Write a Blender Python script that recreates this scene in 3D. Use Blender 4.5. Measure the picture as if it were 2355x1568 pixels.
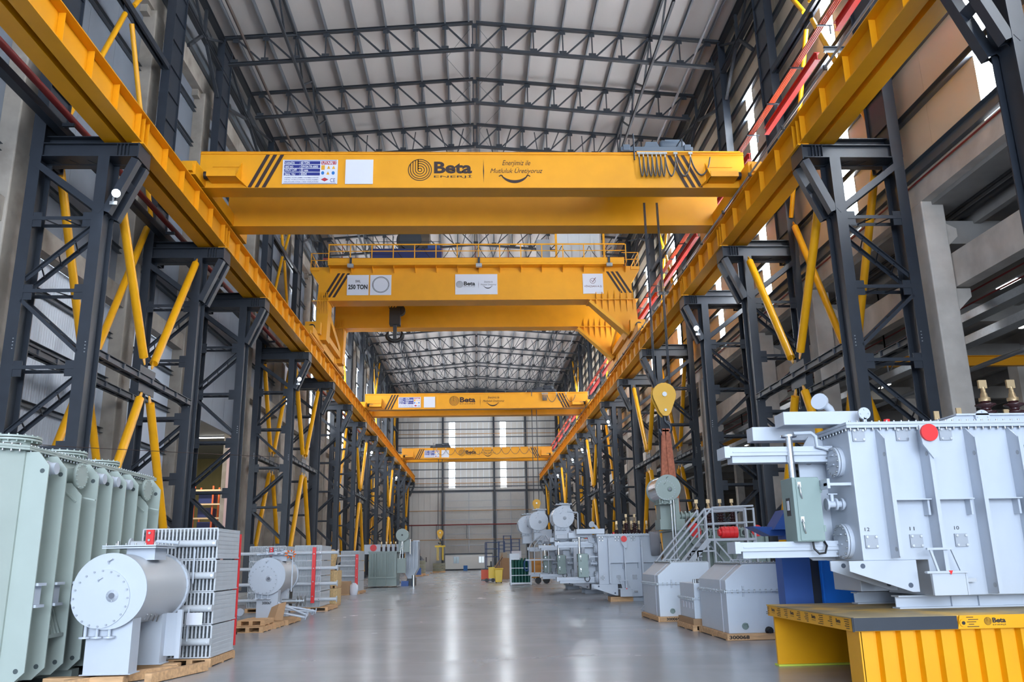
import bpy, math, random
from mathutils import Vector, Matrix
rnd = random.Random(7)
SC = bpy.context.scene
for o in list(bpy.data.objects): bpy.data.objects.remove(o)
COL = SC.collection
R = math.radians
CX = 0.06                      # hall centre line
# ---------------------------------------------------------------- camera
cam = bpy.data.cameras.new('camera'); camo = bpy.data.objects.new('camera', cam); COL.objects.link(camo)
cam.sensor_width = 36.0; cam.lens = 1914.9 / 2355 * 36.0; cam.clip_start = 0.1; cam.clip_end = 500
_p, _y, _r = .256593, .044698, -.0193236
_f = Vector((math.sin(_y)*math.cos(_p), math.cos(_y)*math.cos(_p), math.sin(_p)))
_rt = Vector((math.cos(_y), -math.sin(_y), 0)); _up = _rt.cross(_f)
_r2 = math.cos(_r)*_rt + math.sin(_r)*_up; _u2 = -math.sin(_r)*_rt + math.cos(_r)*_up
camo.matrix_world = Matrix(((_r2.x, _u2.x, -_f.x, 0), (_r2.y, _u2.y, -_f.y, 0), (_r2.z, _u2.z, -_f.z, 1.7), (0, 0, 0, 1)))
SC.camera = camo
# ---------------------------------------------------------------- light and exposure
SC.view_settings.view_transform = 'Standard'; SC.view_settings.look = 'None'
SC.view_settings.exposure = 0.0; SC.view_settings.gamma = 1.0; SC.view_settings.use_curve_mapping = False
SC.cycles.use_denoising = True
SC.cycles.max_bounces = 8; SC.cycles.diffuse_bounces = 4; SC.cycles.glossy_bounces = 4
SC.cycles.sample_clamp_indirect = 6.0; SC.cycles.caustics_reflective = False; SC.cycles.caustics_refractive = False
wd = bpy.data.worlds.new('sky'); SC.world = wd; wd.use_nodes = True
wd.node_tree.nodes['Background'].inputs[0].default_value = (.72, .84, 1, 1); wd.node_tree.nodes['Background'].inputs[1].default_value = 1.6
def area(name, loc, rot, sx, sy, power, col):
    l = bpy.data.lights.new(name, 'AREA'); l.shape = 'RECTANGLE'; l.size = sx; l.size_y = sy; l.energy = power; l.color = col
    o = bpy.data.objects.new(name, l); COL.objects.link(o); o.location = loc; o.rotation_euler = rot; return o
# daylight through the open gate of the hall, behind the camera
area('gate_daylight', (CX, -38, 9.5), (R(90), 0, 0), 28, 18, 30000, (.74, .86, 1))
WIN_STRENGTH = 70.0
# ---------------------------------------------------------------- materials
MATS = {}
def mat(name, col, rough=.5, metal=0, spec=.5, noise=0, nscale=3.0, emit=None, bump=0, coat=0, dirt=None, dscale=.6, stretch=(1, 1, 1)):
    if name in MATS: return MATS[name]
    m = bpy.data.materials.new(name); m.use_nodes = True; nt = m.node_tree; b = nt.nodes['Principled BSDF']
    b.inputs['Base Color'].default_value = (*col, 1); b.inputs['Roughness'].default_value = rough
    b.inputs['Metallic'].default_value = metal; b.inputs['Specular IOR Level'].default_value = spec
    if coat: b.inputs['Coat Weight'].default_value = coat; b.inputs['Coat Roughness'].default_value = .08
    if emit: b.inputs['Emission Color'].default_value = (*emit[:3], 1); b.inputs['Emission Strength'].default_value = emit[3]
    if noise or bump or dirt:
        tc = nt.nodes.new('ShaderNodeTexCoord'); mp = nt.nodes.new('ShaderNodeMapping'); mp.inputs['Scale'].default_value = stretch
        nt.links.new(tc.outputs['Object'], mp.inputs[0])
        n = nt.nodes.new('ShaderNodeTexNoise'); n.inputs['Scale'].default_value = nscale; n.inputs['Detail'].default_value = 6
        nt.links.new(mp.outputs[0], n.inputs['Vector'])
        if noise:
            r = nt.nodes.new('ShaderNodeMapRange'); r.inputs[1].default_value = .3; r.inputs[2].default_value = .7
            r.inputs[3].default_value = 1 - noise; r.inputs[4].default_value = 1 + noise * .6
            nt.links.new(n.outputs['Fac'], r.inputs[0])
            mx = nt.nodes.new('ShaderNodeVectorMath'); mx.operation = 'SCALE'; mx.inputs[0].default_value = col
            nt.links.new(r.outputs[0], mx.inputs['Scale']); out = mx.outputs[0]
            if dirt:
                n2 = nt.nodes.new('ShaderNodeTexNoise'); n2.inputs['Scale'].default_value = dscale; n2.inputs['Detail'].default_value = 8
                nt.links.new(mp.outputs[0], n2.inputs['Vector'])
                r2 = nt.nodes.new('ShaderNodeMapRange'); r2.inputs[1].default_value = .5; r2.inputs[2].default_value = .68
                nt.links.new(n2.outputs['Fac'], r2.inputs[0])
                mc = nt.nodes.new('ShaderNodeMixRGB'); mc.inputs[2].default_value = (*dirt, 1)
                nt.links.new(r2.outputs[0], mc.inputs[0]); nt.links.new(out, mc.inputs[1]); out = mc.outputs[0]
            nt.links.new(out, b.inputs['Base Color'])
        if bump:
            bp = nt.nodes.new('ShaderNodeBump'); bp.inputs['Strength'].default_value = bump; bp.inputs['Distance'].default_value = .02
            nt.links.new(n.outputs['Fac'], bp.inputs['Height']); nt.links.new(bp.outputs[0], b.inputs['Normal'])
    MATS[name] = m; return m
YEL = mat('crane_yellow', (.76, .325, .003), .42, noise=.05, nscale=1.2)
YEL2 = mat('brace_yellow', (.79, .365, .004), .36, noise=.06, nscale=2)
STEEL = mat('dark_blue_grey_steel', (.024, .030, .042), .42, noise=.12, nscale=2)
STEELT = mat('roof_steel', (.030, .034, .042), .5)
GALV = mat('galvanised', (.42, .44, .46), .35, metal=.8, noise=.1, nscale=8)
PURL = mat('purlin_grey', (.20, .21, .23), .5)
CONCL = mat('concrete_dark', (.36, .32, .28), .85, noise=.16, nscale=1.3, bump=.15, dirt=(.25, .215, .185), dscale=.8)  # darker concrete tone for the wall side
CONC = mat('concrete', (.62, .565, .51), .85, noise=.16, nscale=1.3, bump=.15, dirt=(.50, .45, .40), dscale=.8)
CONC2 = mat('concrete_slab', (.34, .32, .30), .9, noise=.14, nscale=1.0)
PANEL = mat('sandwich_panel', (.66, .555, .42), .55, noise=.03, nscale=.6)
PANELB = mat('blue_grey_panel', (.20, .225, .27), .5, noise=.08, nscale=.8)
ROOFP = mat('roof_panel', (.46, .425, .405), .6, noise=.05, nscale=.4, stretch=(1, .3, 1))
GIRT = mat('girt_steel', (.10, .115, .135), .45)
GREYT_LIT = mat('light_grey_enamel_lit', (.60, .655, .73), .4, noise=.02)  # same enamel lightened: light falling on the boxes is put into the colour
GREYT = mat('light_grey_enamel', (.49, .53, .598), .38, noise=.02, nscale=3)
REDC = mat('conductor_red', (.55, .028, .022), .5)
GREYK = mat('warm_grey_enamel', (.52, .53, .55), .33)
GREENT = mat('green_grey_enamel', (.235, .29, .265), .36, noise=.03, nscale=3)
GREENL = mat('pale_green_grey_enamel', (.37, .425, .395), .42, noise=.04, nscale=2)
CAB = mat('cabinet_green_grey', (.225, .30, .285), .4)
CHROME = mat('steel_bright', (.75, .76, .78), .22, metal=1)
RED = mat('signal_red', (.75, .022, .025), .42)
REDP = mat('sprinkler_red', (.22, .022, .022), .5)
BLACK = mat('black_rubber', (.012, .012, .014), .5)
BLK = mat('black_print', (.028, .012, .010), .6)
WHITE = mat('white_plate', (.66, .67, .74), .45)
BLUES = mat('sign_blue', (.012, .022, .20), .45)
REDS = mat('sign_red', (.42, .02, .035), .5)
ORS = mat('sign_orange', (.75, .36, .02), .5)
BLUE2 = mat('sign_sky_blue', (.02, .16, .48), .5)
BLUE = mat('machine_blue', (.008, .19, .80), .4)
BLUED = mat('machine_blue_dull', (.03, .10, .36), .45)
NAVY = mat('trolley_navy', (.016, .026, .12), .5)
TROL = mat('trolley_grey', (.085, .11, .145), .5)
WOOD = mat('pallet_wood', (.62, .37, .19), .75, noise=.25, nscale=3, stretch=(1, 6, 6))
PLY = mat('chipboard', (.66, .45, .22), .8, noise=.3, nscale=22)
CARD = mat('cardboard', (.40, .24, .13), .85)
COPPER = mat('sling_red_brown', (.42, .135, .075), .8, noise=.3, nscale=9)
BRASS = mat('brass', (.48, .35, .20), .4, metal=.7)
BUSH = mat('glazed_brown', (.035, .012, .014), .12)
FIN = mat('galvanised_fin', (.52, .545, .58), .4, noise=.04, nscale=4)
GLASSE = mat('daylight_pane', (.9, .95, 1), .4, emit=(.84, .92, 1, WIN_STRENGTH))
GLASSF = mat('daylight_pane_gable', (.9, .95, 1), .4, emit=(.86, .93, 1, 13))
LAMP = mat('lamp_lens', (.9, .95, 1), .3, emit=(.82, .91, 1, 60))
LAMPW = mat('tube_lamp_lens', (1, 1, .95), .3, emit=(1, .98, .9, 9))
GREEN = mat('drum_green', (.006, .10, .075), .4)
YELB = mat('bin_yellow', (.85, .56, .01), .4)
ORB = mat('cart_orange', (.75, .09, .02), .45)
PIPEG = mat('pipe_grey', (.33, .34, .36), .4, metal=.4)
CLOTH = mat('grey_cloth', (.26, .26, .29), .95)
ORL = mat('rail_orange', (.55, .30, .12), .6)

# ---------------------------------------------------------------- mesh helpers
def vec(a): return Vector(a)
class M:
    def __init__(s): s.v = []; s.f = []; s.mi = []; s.sm = []; s.cur = 0
    def add(s, vs, fs, smooth=False):
        n = len(s.v); s.v.extend(tuple(x) for x in vs)
        for f in fs: s.f.append(tuple(n + i for i in f)); s.mi.append(s.cur); s.sm.append(smooth)
        return s
    def box(s, x0, x1, y0, y1, z0, z1):
        return s.add([(x0, y0, z0), (x1, y0, z0), (x1, y1, z0), (x0, y1, z0), (x0, y0, z1), (x1, y0, z1), (x1, y1, z1), (x0, y1, z1)],
                     [(0, 3, 2, 1), (4, 5, 6, 7), (0, 1, 5, 4), (1, 2, 6, 5), (2, 3, 7, 6), (3, 0, 4, 7)])
    def frame(s, a, b, up):
        a, b = vec(a), vec(b); d = (b - a).normalized(); u = vec(up)
        if abs(d.dot(u)) > .98: u = Vector((0, 1, 0)) if abs(d.y) < .9 else Vector((1, 0, 0))
        w = d.cross(u).normalized(); u = w.cross(d).normalized(); return a, b, d, w, u
    def bar(s, a, b, w, h, up=(0, 0, 1), ow=0, oh=0):
        a, b, d, W, U = s.frame(a, b, up); q = []
        for p in (a, b):
            for sw, sh in ((-1, -1), (1, -1), (1, 1), (-1, 1)): q.append(p + W*(ow + sw*w/2) + U*(oh + sh*h/2))
        return s.add(q, [(0, 1, 2, 3), (7, 6, 5, 4), (0, 4, 5, 1), (1, 5, 6, 2), (2, 6, 7, 3), (3, 7, 4, 0)])
    def ibeam(s, a, b, h, w, tf=.03, tw=.02, up=(0, 0, 1)):
        s.bar(a, b, w, tf, up, 0, h/2 - tf/2); s.bar(a, b, w, tf, up, 0, -h/2 + tf/2); return s.bar(a, b, tw, h - 2*tf, up)
    def chan(s, a, b, h, w, t=.015, up=(0, 0, 1), side=1):
        s.bar(a, b, w, t, up, 0, h/2 - t/2); s.bar(a, b, w, t, up, 0, -h/2 + t/2); return s.bar(a, b, t, h - 2*t, up, side*(w/2 - t/2), 0)
    def ang(s, a, b, w, t=.012, up=(0, 0, 1)):
        s.bar(a, b, w, t, up, 0, w/2 - t/2); return s.bar(a, b, t, w - t, up, w/2 - t/2, -t/2)
    def tube(s, a, b, r, n=12, r2=None, cap=True):
        r2 = r if r2 is None else r2; a, b, d, W, U = s.frame(a, b, (0, 0, 1)); ring = []
        cs = [(math.cos(2*math.pi*i/n), math.sin(2*math.pi*i/n)) for i in range(n)]
        A = [a + (W*c + U*q)*r for c, q in cs]; B = [b + (W*c + U*q)*r2 for c, q in cs]
        s.add(A + B, [(i, (i+1) % n, n + (i+1) % n, n + i) for i in range(n)], True)
        if cap: s.add(A, [tuple(range(n))[::-1]]); s.add(B, [tuple(range(n))])
        return s
    def path(s, pts, r, n=8, cap=True):
        pts = [vec(p) for p in pts]; rings = []; pu = None
        for i, p in enumerate(pts):
            d = ((pts[i+1] if i+1 < len(pts) else p) - (pts[i-1] if i else p)).normalized()
            if pu is None: pu = Vector((0, 0, 1)) if abs(d.z) < .9 else Vector((1, 0, 0))
            w = d.cross(pu); 
            if w.length < 1e-4: w = d.cross(Vector((.3, 1, .2)))
            w.normalize(); u = w.cross(d).normalized(); pu = u
            rings += [p + (w*math.cos(2*math.pi*k/n) + u*math.sin(2*math.pi*k/n))*r for k in range(n)]
        fs = [(j*n + i, j*n + (i+1) % n, (j+1)*n + (i+1) % n, (j+1)*n + i) for j in range(len(pts)-1) for i in range(n)]
        s.add(rings, fs, True)
        if cap: s.add(rings[:n], [tuple(range(n))[::-1]]); s.add(rings[-n:], [tuple(range(n))])
        return s
    def prism(s, poly, v):
        p = [vec(a) for a in poly]; v = vec(v); n = len(p)
        nrm = Vector((0, 0, 0))
        for i in range(n): nrm += p[i].cross(p[(i+1) % n])
        if nrm.dot(v) < 0: p = p[::-1]
        q = [a + v for a in p]
        return s.add(p + q, [tuple(range(n))[::-1], tuple(range(n, 2*n))] + [(i, (i+1) % n, n + (i+1) % n, n + i) for i in range(n)])
    def lathe(s, a, d, prof, n=16):
        # profile: list of (distance along d, radius)
        a = vec(a); d = vec(d).normalized(); _, _, _, W, U = s.frame(a, a + d, (0, 0, 1)); vs = []
        for t, r in prof:
            vs += [a + d*t + (W*math.cos(2*math.pi*i/n) + U*math.sin(2*math.pi*i/n))*r for i in range(n)]
        s.add(vs, [(j*n + i, j*n + (i+1) % n, (j+1)*n + (i+1) % n, (j+1)*n + i) for j in range(len(prof)-1) for i in range(n)], True)
        s.add(vs[:n], [tuple(range(n))[::-1]]); s.add(vs[-n:], [tuple(range(n))]); return s
    def bolts(s, pts, d, r=.018, h=.02):
        d = vec(d).normalized()
        for p in pts: s.tube(vec(p) - d*.004, vec(p) + d*h, r, 6)
        return s
    def circ_bolts(s, c, d, R_, n, r=.018, h=.02, a0=0):
        c = vec(c); _, _, dd, W, U = s.frame(c, c + vec(d), (0, 0, 1))
        return s.bolts([c + (W*math.cos(a0 + 2*math.pi*i/n) + U*math.sin(a0 + 2*math.pi*i/n))*R_ for i in range(n)], dd, r, h)
    def obj(s, name, mats, parent=None, local=False, kind=None, bevel=0):
        me = bpy.data.meshes.new(name)
        vs = s.v
        if parent is not None and not local:
            off = Vector((0, 0, 0)); q = parent
            while q is not None: off += q.location; q = q.parent
            vs = [(v[0]-off.x, v[1]-off.y, v[2]-off.z) for v in vs]
        me.from_pydata(vs, [], s.f)
        mats = mats if isinstance(mats, (list, tuple)) else [mats]
        for m in mats: me.materials.append(m)
        if len(mats) > 1: me.polygons.foreach_set('material_index', s.mi)
        me.polygons.foreach_set('use_smooth', s.sm); me.update()
        o = bpy.data.objects.new(name, me); COL.objects.link(o)
        if parent is not None: o.parent = parent
        if kind: o['kind'] = kind
        if bevel:
            b = o.modifiers.new('edge', 'BEVEL'); b.width = bevel; b.segments = 2; b.limit_method = 'ANGLE'; b.angle_limit = R(50)
        return o
def struct(m, name, mats): o = m.obj(name, mats); o['kind'] = 'structure'; return o
def tag(o, label, cat, group=None):
    o['label'] = label; o['category'] = cat
    if group: o['group'] = group
    return o
def thing(name, label, cat, loc, group=None, rz=0):
    o = bpy.data.objects.new(name, None); COL.objects.link(o); o.location = loc; o.rotation_euler = (0, 0, rz)
    o.empty_display_size = .2; return tag(o, label, cat, group)
def kids(o): return [c for c in bpy.data.objects if c.parent is o]
KID = {}
def copy_tree(root, loc, label=None, group=None, rz=None, sx=None):
    def rec(o, par):
        c = o.copy(); COL.objects.link(c)
        if par is not None: c.parent = par
        if o.name not in KID: KID[o.name] = [q.name for q in o.children]
        for q in KID[o.name]: rec(bpy.data.objects[q], c)
        return c
    c = rec(root, None); c.location = loc
    if label: c['label'] = label
    if group: c['group'] = group
    if rz is not None: c.rotation_euler = (0, 0, rz)
    if sx is not None: c.scale = (sx, 1, 1)
    return c
ORD = 'first second third fourth fifth sixth seventh eighth ninth tenth eleventh twelfth thirteenth fourteenth fifteenth sixteenth seventeenth eighteenth nineteenth twentieth'.split()
def nth(i): return ORD[i] if i < 20 else 'twenty-' + ORD[i-20]
_TX = {}
def text_raw(body, bold=0.0, shear=0.0, spacing=1.0):
    key = (body, bold, shear, spacing)
    if key in _TX: return _TX[key]
    c = bpy.data.curves.new('lettering', 'FONT'); c.body = body; c.offset = bold; c.shear = shear; c.space_character = spacing; c.resolution_u = 3
    o = bpy.data.objects.new('lettering', c); COL.objects.link(o); dg = bpy.context.evaluated_depsgraph_get(); dg.update()
    me = bpy.data.meshes.new_from_object(o.evaluated_get(dg)); vs = [tuple(v.co) for v in me.vertices]; fs = [tuple(p.vertices) for p in me.polygons]
    bpy.data.objects.remove(o); bpy.data.curves.remove(c); bpy.data.meshes.remove(me); _TX[key] = (vs, fs); return _TX[key]
def text(m, body, x0, x1, z0, z1, y, bold=0.0, shear=0.0, plane='y', fit=True):
    """lettering fitted to a rectangle on a face looking to -Y (plane y) or to -X (plane x, where x0..x1 run along -Y)"""
    vs, fs = text_raw(body, bold, shear)
    ax = [min(v[0] for v in vs), max(v[0] for v in vs)]; az = [min(v[1] for v in vs), max(v[1] for v in vs)]
    sx = (x1-x0)/(ax[1]-ax[0]); sz = (z1-z0)/(az[1]-az[0])
    if not fit: sx = min(sx, sz)
    q = []
    for v in vs:
        a = x0 + (v[0]-ax[0])*sx; b = z0 + (v[1]-az[0])*sz
        q.append((a, y, b) if plane == 'y' else (y, -a, b))
    return m.add(q, fs)
def ribbon(m, pts, w, y):
    n = len(pts); vs = []
    for i, (a, b) in enumerate(pts):
        p0 = pts[max(i-1, 0)]; p1 = pts[min(i+1, n-1)]; dx, dz = p1[0]-p0[0], p1[1]-p0[1]; L = math.hypot(dx, dz) or 1
        ww = w(i/(n-1)) if callable(w) else w; nx, nz = -dz/L*ww/2, dx/L*ww/2
        vs += [(a+nx, y, b+nz), (a-nx, y, b-nz)]
    return m.add(vs, [(2*i, 2*i+1, 2*i+3, 2*i+2) for i in range(n-1)])
def arc(cx, cz, r, a0, a1, n=24): return [(cx + r*math.cos(R(a0 + (a1-a0)*i/n)), cz + r*math.sin(R(a0 + (a1-a0)*i/n))) for i in range(n+1)]
def logo(m, cx, cz, r, y, w=.07):
    """round emblem of nested strokes that form a letter b"""
    w *= r; ribbon(m, arc(cx, cz, r - w/2, 0, 360, 48), w, y); ic = (cx, cz)
    stem = cx - .155*r
    for k in range(1, 5):
        q = r*(1 - .21*k); xl = ic[0]-q
        top = math.sqrt(max(r*r - q*q, 0))
        a1 = math.degrees(math.acos(max(-1, min(1, (stem - ic[0])/q))))
        pts = [(xl, cz + top*.97), (xl, cz)] + arc(ic[0], cz, q, 180, 360 + a1, 40)
        ribbon(m, pts, w, y)
    ribbon(m, [(stem, cz + .1*r), (stem, cz + r*.97)], w, y)
def slogan(m, x0, x1, z0, z1, y):
    """emblem, company name, bar, two script lines and a smile, laid out in the rectangle"""
    W = x1-x0; H = z1-z0; X = lambda t: x0 + t*W; Zz = lambda t: z0 + t*H
    logo(m, X(.086), Zz(.55), .088*W, y)
    text(m, 'Beta', X(.190), X(.470), Zz(.40), Zz(.90), y, bold=.035)
    text(m, 'ENERJİ', X(.190), X(.470), Zz(.20), Zz(.345), y)
    m.add([(X(.556), y, Zz(1.0)), (X(.560), y, Zz(.5)), (X(.556), y, Zz(0)), (X(.552), y, Zz(.5))], [(3, 2, 1, 0)])
    text(m, 'Enerjimiz ile', X(.695), X(.905), Zz(.68), Zz(.96), y, shear=.35)
    text(m, 'Mutluluk Üretiyoruz', X(.605), X(.995), Zz(.36), Zz(.66), y, shear=.35)
    cx = X(.785); rr = .115*W
    pts = [(cx + rr*math.sin(R(-60 + 120*i/24)), Zz(.06) + rr*.95*(1 - math.cos(R(-60 + 120*i/24)))) for i in range(25)]
    ribbon(m, pts, lambda t: .004*W + .020*W*math.sin(math.pi*t), y)
    for sg in (-1, 1): ribbon(m, [(cx + sg*(rr*.87 - .012*W), Zz(.30)), (cx + sg*rr*.87, Zz(.335)), (cx + sg*(rr*.87 + .016*W), Zz(.28))], .008*W, y)
# ================================================================ the hall itself
YE = 157.0; Y0 = -38.0
COLY = [26.4, 36.3, 43.9, 56.1, 66.0, 76.0, 86.0, 96.0, 106.0, 116.0, 126.0, 136.0, 146.0, 155.0]
def floor_mat():
    m = bpy.data.materials.new('epoxy_floor'); m.use_nodes = True; nt = m.node_tree; b = nt.nodes['Principled BSDF']; L = nt.links.new
    tc = nt.nodes.new('ShaderNodeTexCoord')
    def noise(sc, st, rot=0, det=6, dist=0):
        mp = nt.nodes.new('ShaderNodeMapping'); mp.inputs['Scale'].default_value = st; mp.inputs['Rotation'].default_value = (0, 0, rot); L(tc.outputs['Object'], mp.inputs[0])
        n = nt.nodes.new('ShaderNodeTexNoise'); n.inputs['Scale'].default_value = sc; n.inputs['Detail'].default_value = det; n.inputs['Distortion'].default_value = dist; L(mp.outputs[0], n.inputs['Vector']); return n
    def rng(n, a, bb, c, d):
        r = nt.nodes.new('ShaderNodeMapRange'); r.inputs[1].default_value = a; r.inputs[2].default_value = bb; r.inputs[3].default_value = c; r.inputs[4].default_value = d; L(n.outputs['Fac'], r.inputs[0]); return r
    big = noise(.25, (1, 1, 1)); st1 = noise(.8, (1, .3, 1), .5, 4, .6); st2 = noise(.9, (.35, 1.0, 1), .45, 4, .8); fine = noise(14, (1, 1, 1))
    c1 = rng(big, .3, .7, .92, 1.06); c2 = rng(st2, .45, .80, 0, .14)
    sc = nt.nodes.new('ShaderNodeVectorMath'); sc.operation = 'SCALE'; sc.inputs[0].default_value = (.33, .35, .385); L(c1.outputs[0], sc.inputs['Scale'])
    mx = nt.nodes.new('ShaderNodeMixRGB'); mx.inputs[2].default_value = (.50, .50, .51, 1); L(c2.outputs[0], mx.inputs[0]); L(sc.outputs[0], mx.inputs[1]); L(mx.outputs[0], b.inputs['Base Color'])
    r1 = rng(st1, .35, .75, .20, .27); r2 = rng(st2, .5, .8, 0, .05); ad = nt.nodes.new('ShaderNodeMath'); L(r1.outputs[0], ad.inputs[0]); L(r2.outputs[0], ad.inputs[1]); L(ad.outputs[0], b.inputs['Roughness'])
    bp = nt.nodes.new('ShaderNodeBump'); bp.inputs['Strength'].default_value = .012; bp.inputs['Distance'].default_value = .01; L(st1.outputs['Fac'], bp.inputs['Height']); L(bp.outputs[0], b.inputs['Normal'])
    b.inputs['Specular IOR Level'].default_value = .5
    return m
FLOOR = floor_mat()
struct(M().box(-45, 50, Y0 - 4, YE + 1, -.3, 0), 'floor', FLOOR)
zr = lambda x: 33.55 - .082*abs(x - CX)          # underside of the roof panels
m = M()
for sg in (-1, 1):
    xe = CX + sg*16.2; m.prism([(CX, Y0, zr(CX)), (xe, Y0, zr(xe)), (xe, Y0, zr(xe) + .2), (CX, Y0, zr(CX) + .2)], (0, YE + 1 - Y0, 0))
struct(m, 'ceiling', ROOFP)
# ---- windowed side wall above the aisle roof, one tall window in every bay
XR = 15.72
bays = [(-38, 6.6), (6.6, 16.5), (16.5, 26.4)] + [(COLY[i], COLY[i+1]) for i in range(13)] + [(155, YE)]
WY = [-28, -18, -8, 2, 11.5, 21.95, 31.6, 41.95, 50.6, 61.5, 71.5, 81.5, 91.5, 101.5, 111.5, 121.5, 131.5, 141.5]
m = M()
def panels(m, x0, x1, y0, y1, z0, z1, pw=3.3):
    n = max(1, round((y1-y0)/pw)); d = (y1-y0)/n
    for k in range(n): m.box(x0, x1, y0 + k*d + .006, y0 + (k+1)*d - .006, z0, z1)
segs = []; last = Y0
for w in WY: segs.append((last, w - .55)); last = w + .55
segs.append((last, YE))
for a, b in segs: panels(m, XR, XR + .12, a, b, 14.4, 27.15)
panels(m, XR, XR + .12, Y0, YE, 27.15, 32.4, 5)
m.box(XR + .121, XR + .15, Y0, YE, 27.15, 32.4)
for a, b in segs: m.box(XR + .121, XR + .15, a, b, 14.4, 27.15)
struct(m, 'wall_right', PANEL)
for i, w in enumerate(WY):
    o = struct(M().box(XR + .06, XR + .09, w - .55, w + .55, 14.9, 27.15), 'window_%d' % (i+1), GLASSE)
    fr = M()
    for s in (-.55, .55): fr.box(XR - .02, XR + .1, w + s - .03, w + s + .03, 14.9, 27.15)
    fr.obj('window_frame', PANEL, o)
GZ = [14.78, 16.9, 19.0, 21.0, 22.9, 24.75, 26.0, 27.3, 28.75, 30.2, 31.55]
for i, z in enumerate(GZ):
    m = M(); m.chan((XR - .11, Y0, z), (XR - .11, YE, z), .26 if i else .5, .2, .012, side=1); struct(m, 'trim_%d' % (i+1), GIRT)
# ---- spandrel and slabs of the side aisle behind the columns
m = M(); m.box(15.66, 16.4, Y0, YE, 13.6, 14.45); struct(m, 'trim_20', CONC)
m = M(); m.box(16.0, 50, Y0, YE, 13.45, 13.7)
for k in range(12): m.prism([(17.4 + 2.6*k, Y0, 13.45), (17.8 + 2.6*k, Y0, 13.45), (17.72 + 2.6*k, Y0, 12.8), (17.48 + 2.6*k, Y0, 12.8)], (0, YE - Y0, 0))
struct(m, 'ceiling_aisle', CONC2)
AW = mat('aisle_wall', (.40, .36, .31), .8, noise=.08, nscale=.5)
struct(M().box(46, 46.3, Y0, YE, 0, 13.6), 'wall_aisle', AW)
struct(M().box(16, 46.3, YE, YE + .3, 0, 13.6), 'wall_aisle_end', AW)
# ---- concrete side wall
XL = -16.25
m = M()
OPEN = (45.2, 56.0)
for a, b in ((Y0, 26.4), (26.4, 36.3), (36.3, 43.9)): panels(m, XL - .15, XL, a, b, 13.6, 29, 2.4)
panels(m, XL - .15, XL, 43.9, 56.1, 10, 29, 2.4)
lw = [y for y in WY if y > 70]; last = 56.1
for w in lw: panels(m, XL - .15, XL, last, w - .55, 13.6, 29, 3.3); m.box(XL - .15, XL, w - .55, w + .55, 27.2, 29).box(XL - .15, XL, w - .55, w + .55, 13.6, 14.9); last = w + .55
panels(m, XL - .15, XL, last, YE, 13.6, 29, 3.3)
for i, w in enumerate(lw): struct(M().box(XL - .1, XL - .06, w - .55, w + .55, 14.9, 27.2), 'window_%d' % (40+i), GLASSE)
m.box(XL - .2, XL - .16, Y0, YE, 13.6, 32.4)
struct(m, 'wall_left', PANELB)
struct(M().box(XL - .2, XL - .02, 56.1, YE, 0, 13.6), 'wall_left_base', CONCL)
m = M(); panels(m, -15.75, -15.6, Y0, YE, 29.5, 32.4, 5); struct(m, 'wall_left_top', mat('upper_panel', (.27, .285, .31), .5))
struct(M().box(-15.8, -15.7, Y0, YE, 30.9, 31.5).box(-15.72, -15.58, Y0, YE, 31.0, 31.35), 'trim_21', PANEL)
# translucent corrugated sheeting low in the first bays
COR = mat('corrugated_sheet', (.50, .55, .63), .28, spec=.6)
m = M(); pts = []
for k in range(int((44 - Y0)/.09)):
    pts.append((XL + (.035 if k % 2 else 0), Y0 + k*.09))
m.add([(x, y, 0) for x, y in pts] + [(x, y, 12.9) for x, y in pts], [(i, i+1, len(pts)+i+1, len(pts)+i) for i in range(len(pts)-1)])
struct(m, 'wall_left_sheeting', COR)
for i, z in enumerate((3.0, 5.2, 7.4, 9.6, 11.6)):
    m = M(); m.chan((XL + .12, Y0, z), (XL + .12, 43.9, z), .22, .14, .012, side=-1); struct(m, 'trim_%d' % (30+i), GIRT)
for i, z in enumerate((15.6, 18.2, 20.6, 22.75, 25.0, 27.2)):
    m = M(); m.chan((XL + .12, Y0, z), (XL + .12, YE, z), .26, .16, .012, side=-1); struct(m, 'trim_%d' % (40+i), GIRT)
struct(M().box(-15.72, -15.5, Y0, YE, 31.6, 32.0), 'trim_50', GIRT)
struct(M().box(-15.7, -15.5, Y0, YE, 29.4, 29.75), 'trim_51', GIRT)
# annexe seen through the open bay
AN = mat('annexe_wall', (.34, .29, .13), .6, noise=.06, nscale=.6, stretch=(6, 6, .2))
struct(M().box(-30, -16.5, 78, 78.3, 0, 12), 'wall_annexe', AN)
struct(M().box(-30.3, -30, 40, 78, 0, 12), 'wall_annexe_side', AN)
struct(M().box(-30, -16.5, 40, 78, 11.2, 11.4), 'ceiling_annexe', PANELB)
# ---- gable end with two tall windows and the sliding gates
GL = mat('gable_panel', (.62, .60, .57), .55, noise=.03, nscale=.5)
m = M()
wx = [(-5.25, -4.1), (4.4, 5.5)]
xs = [-16.3, wx[0][0], wx[0][1], wx[1][0], wx[1][1], 16.3]
for a, b in ((xs[0], xs[1]), (xs[2], xs[3]), (xs[4], xs[5])):
    n = round((b-a)/1.1); d = (b-a)/n
    for k in range(n): m.box(a + k*d + .012, a + (k+1)*d - .012, YE, YE + .15, 14.75, 27.05)
n = 30
for k in range(n): m.box(-16.3 + k*32.6/n + .012, -16.3 + (k+1)*32.6/n - .012, YE, YE + .15, 27.05, 33.6)
m.box(-16.3, 16.3, YE + .16, YE + .2, 27.05, 33.6)
for k in range(n): m.box(-16.3 + k*32.6/n + .012, -16.3 + (k+1)*32.6/n - .012, YE, YE + .15, 0, 14.75)
m.box(-16.3, 16.3, YE + .16, YE + .2, 0, 14.75)
struct(m, 'wall_back', GL)
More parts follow.
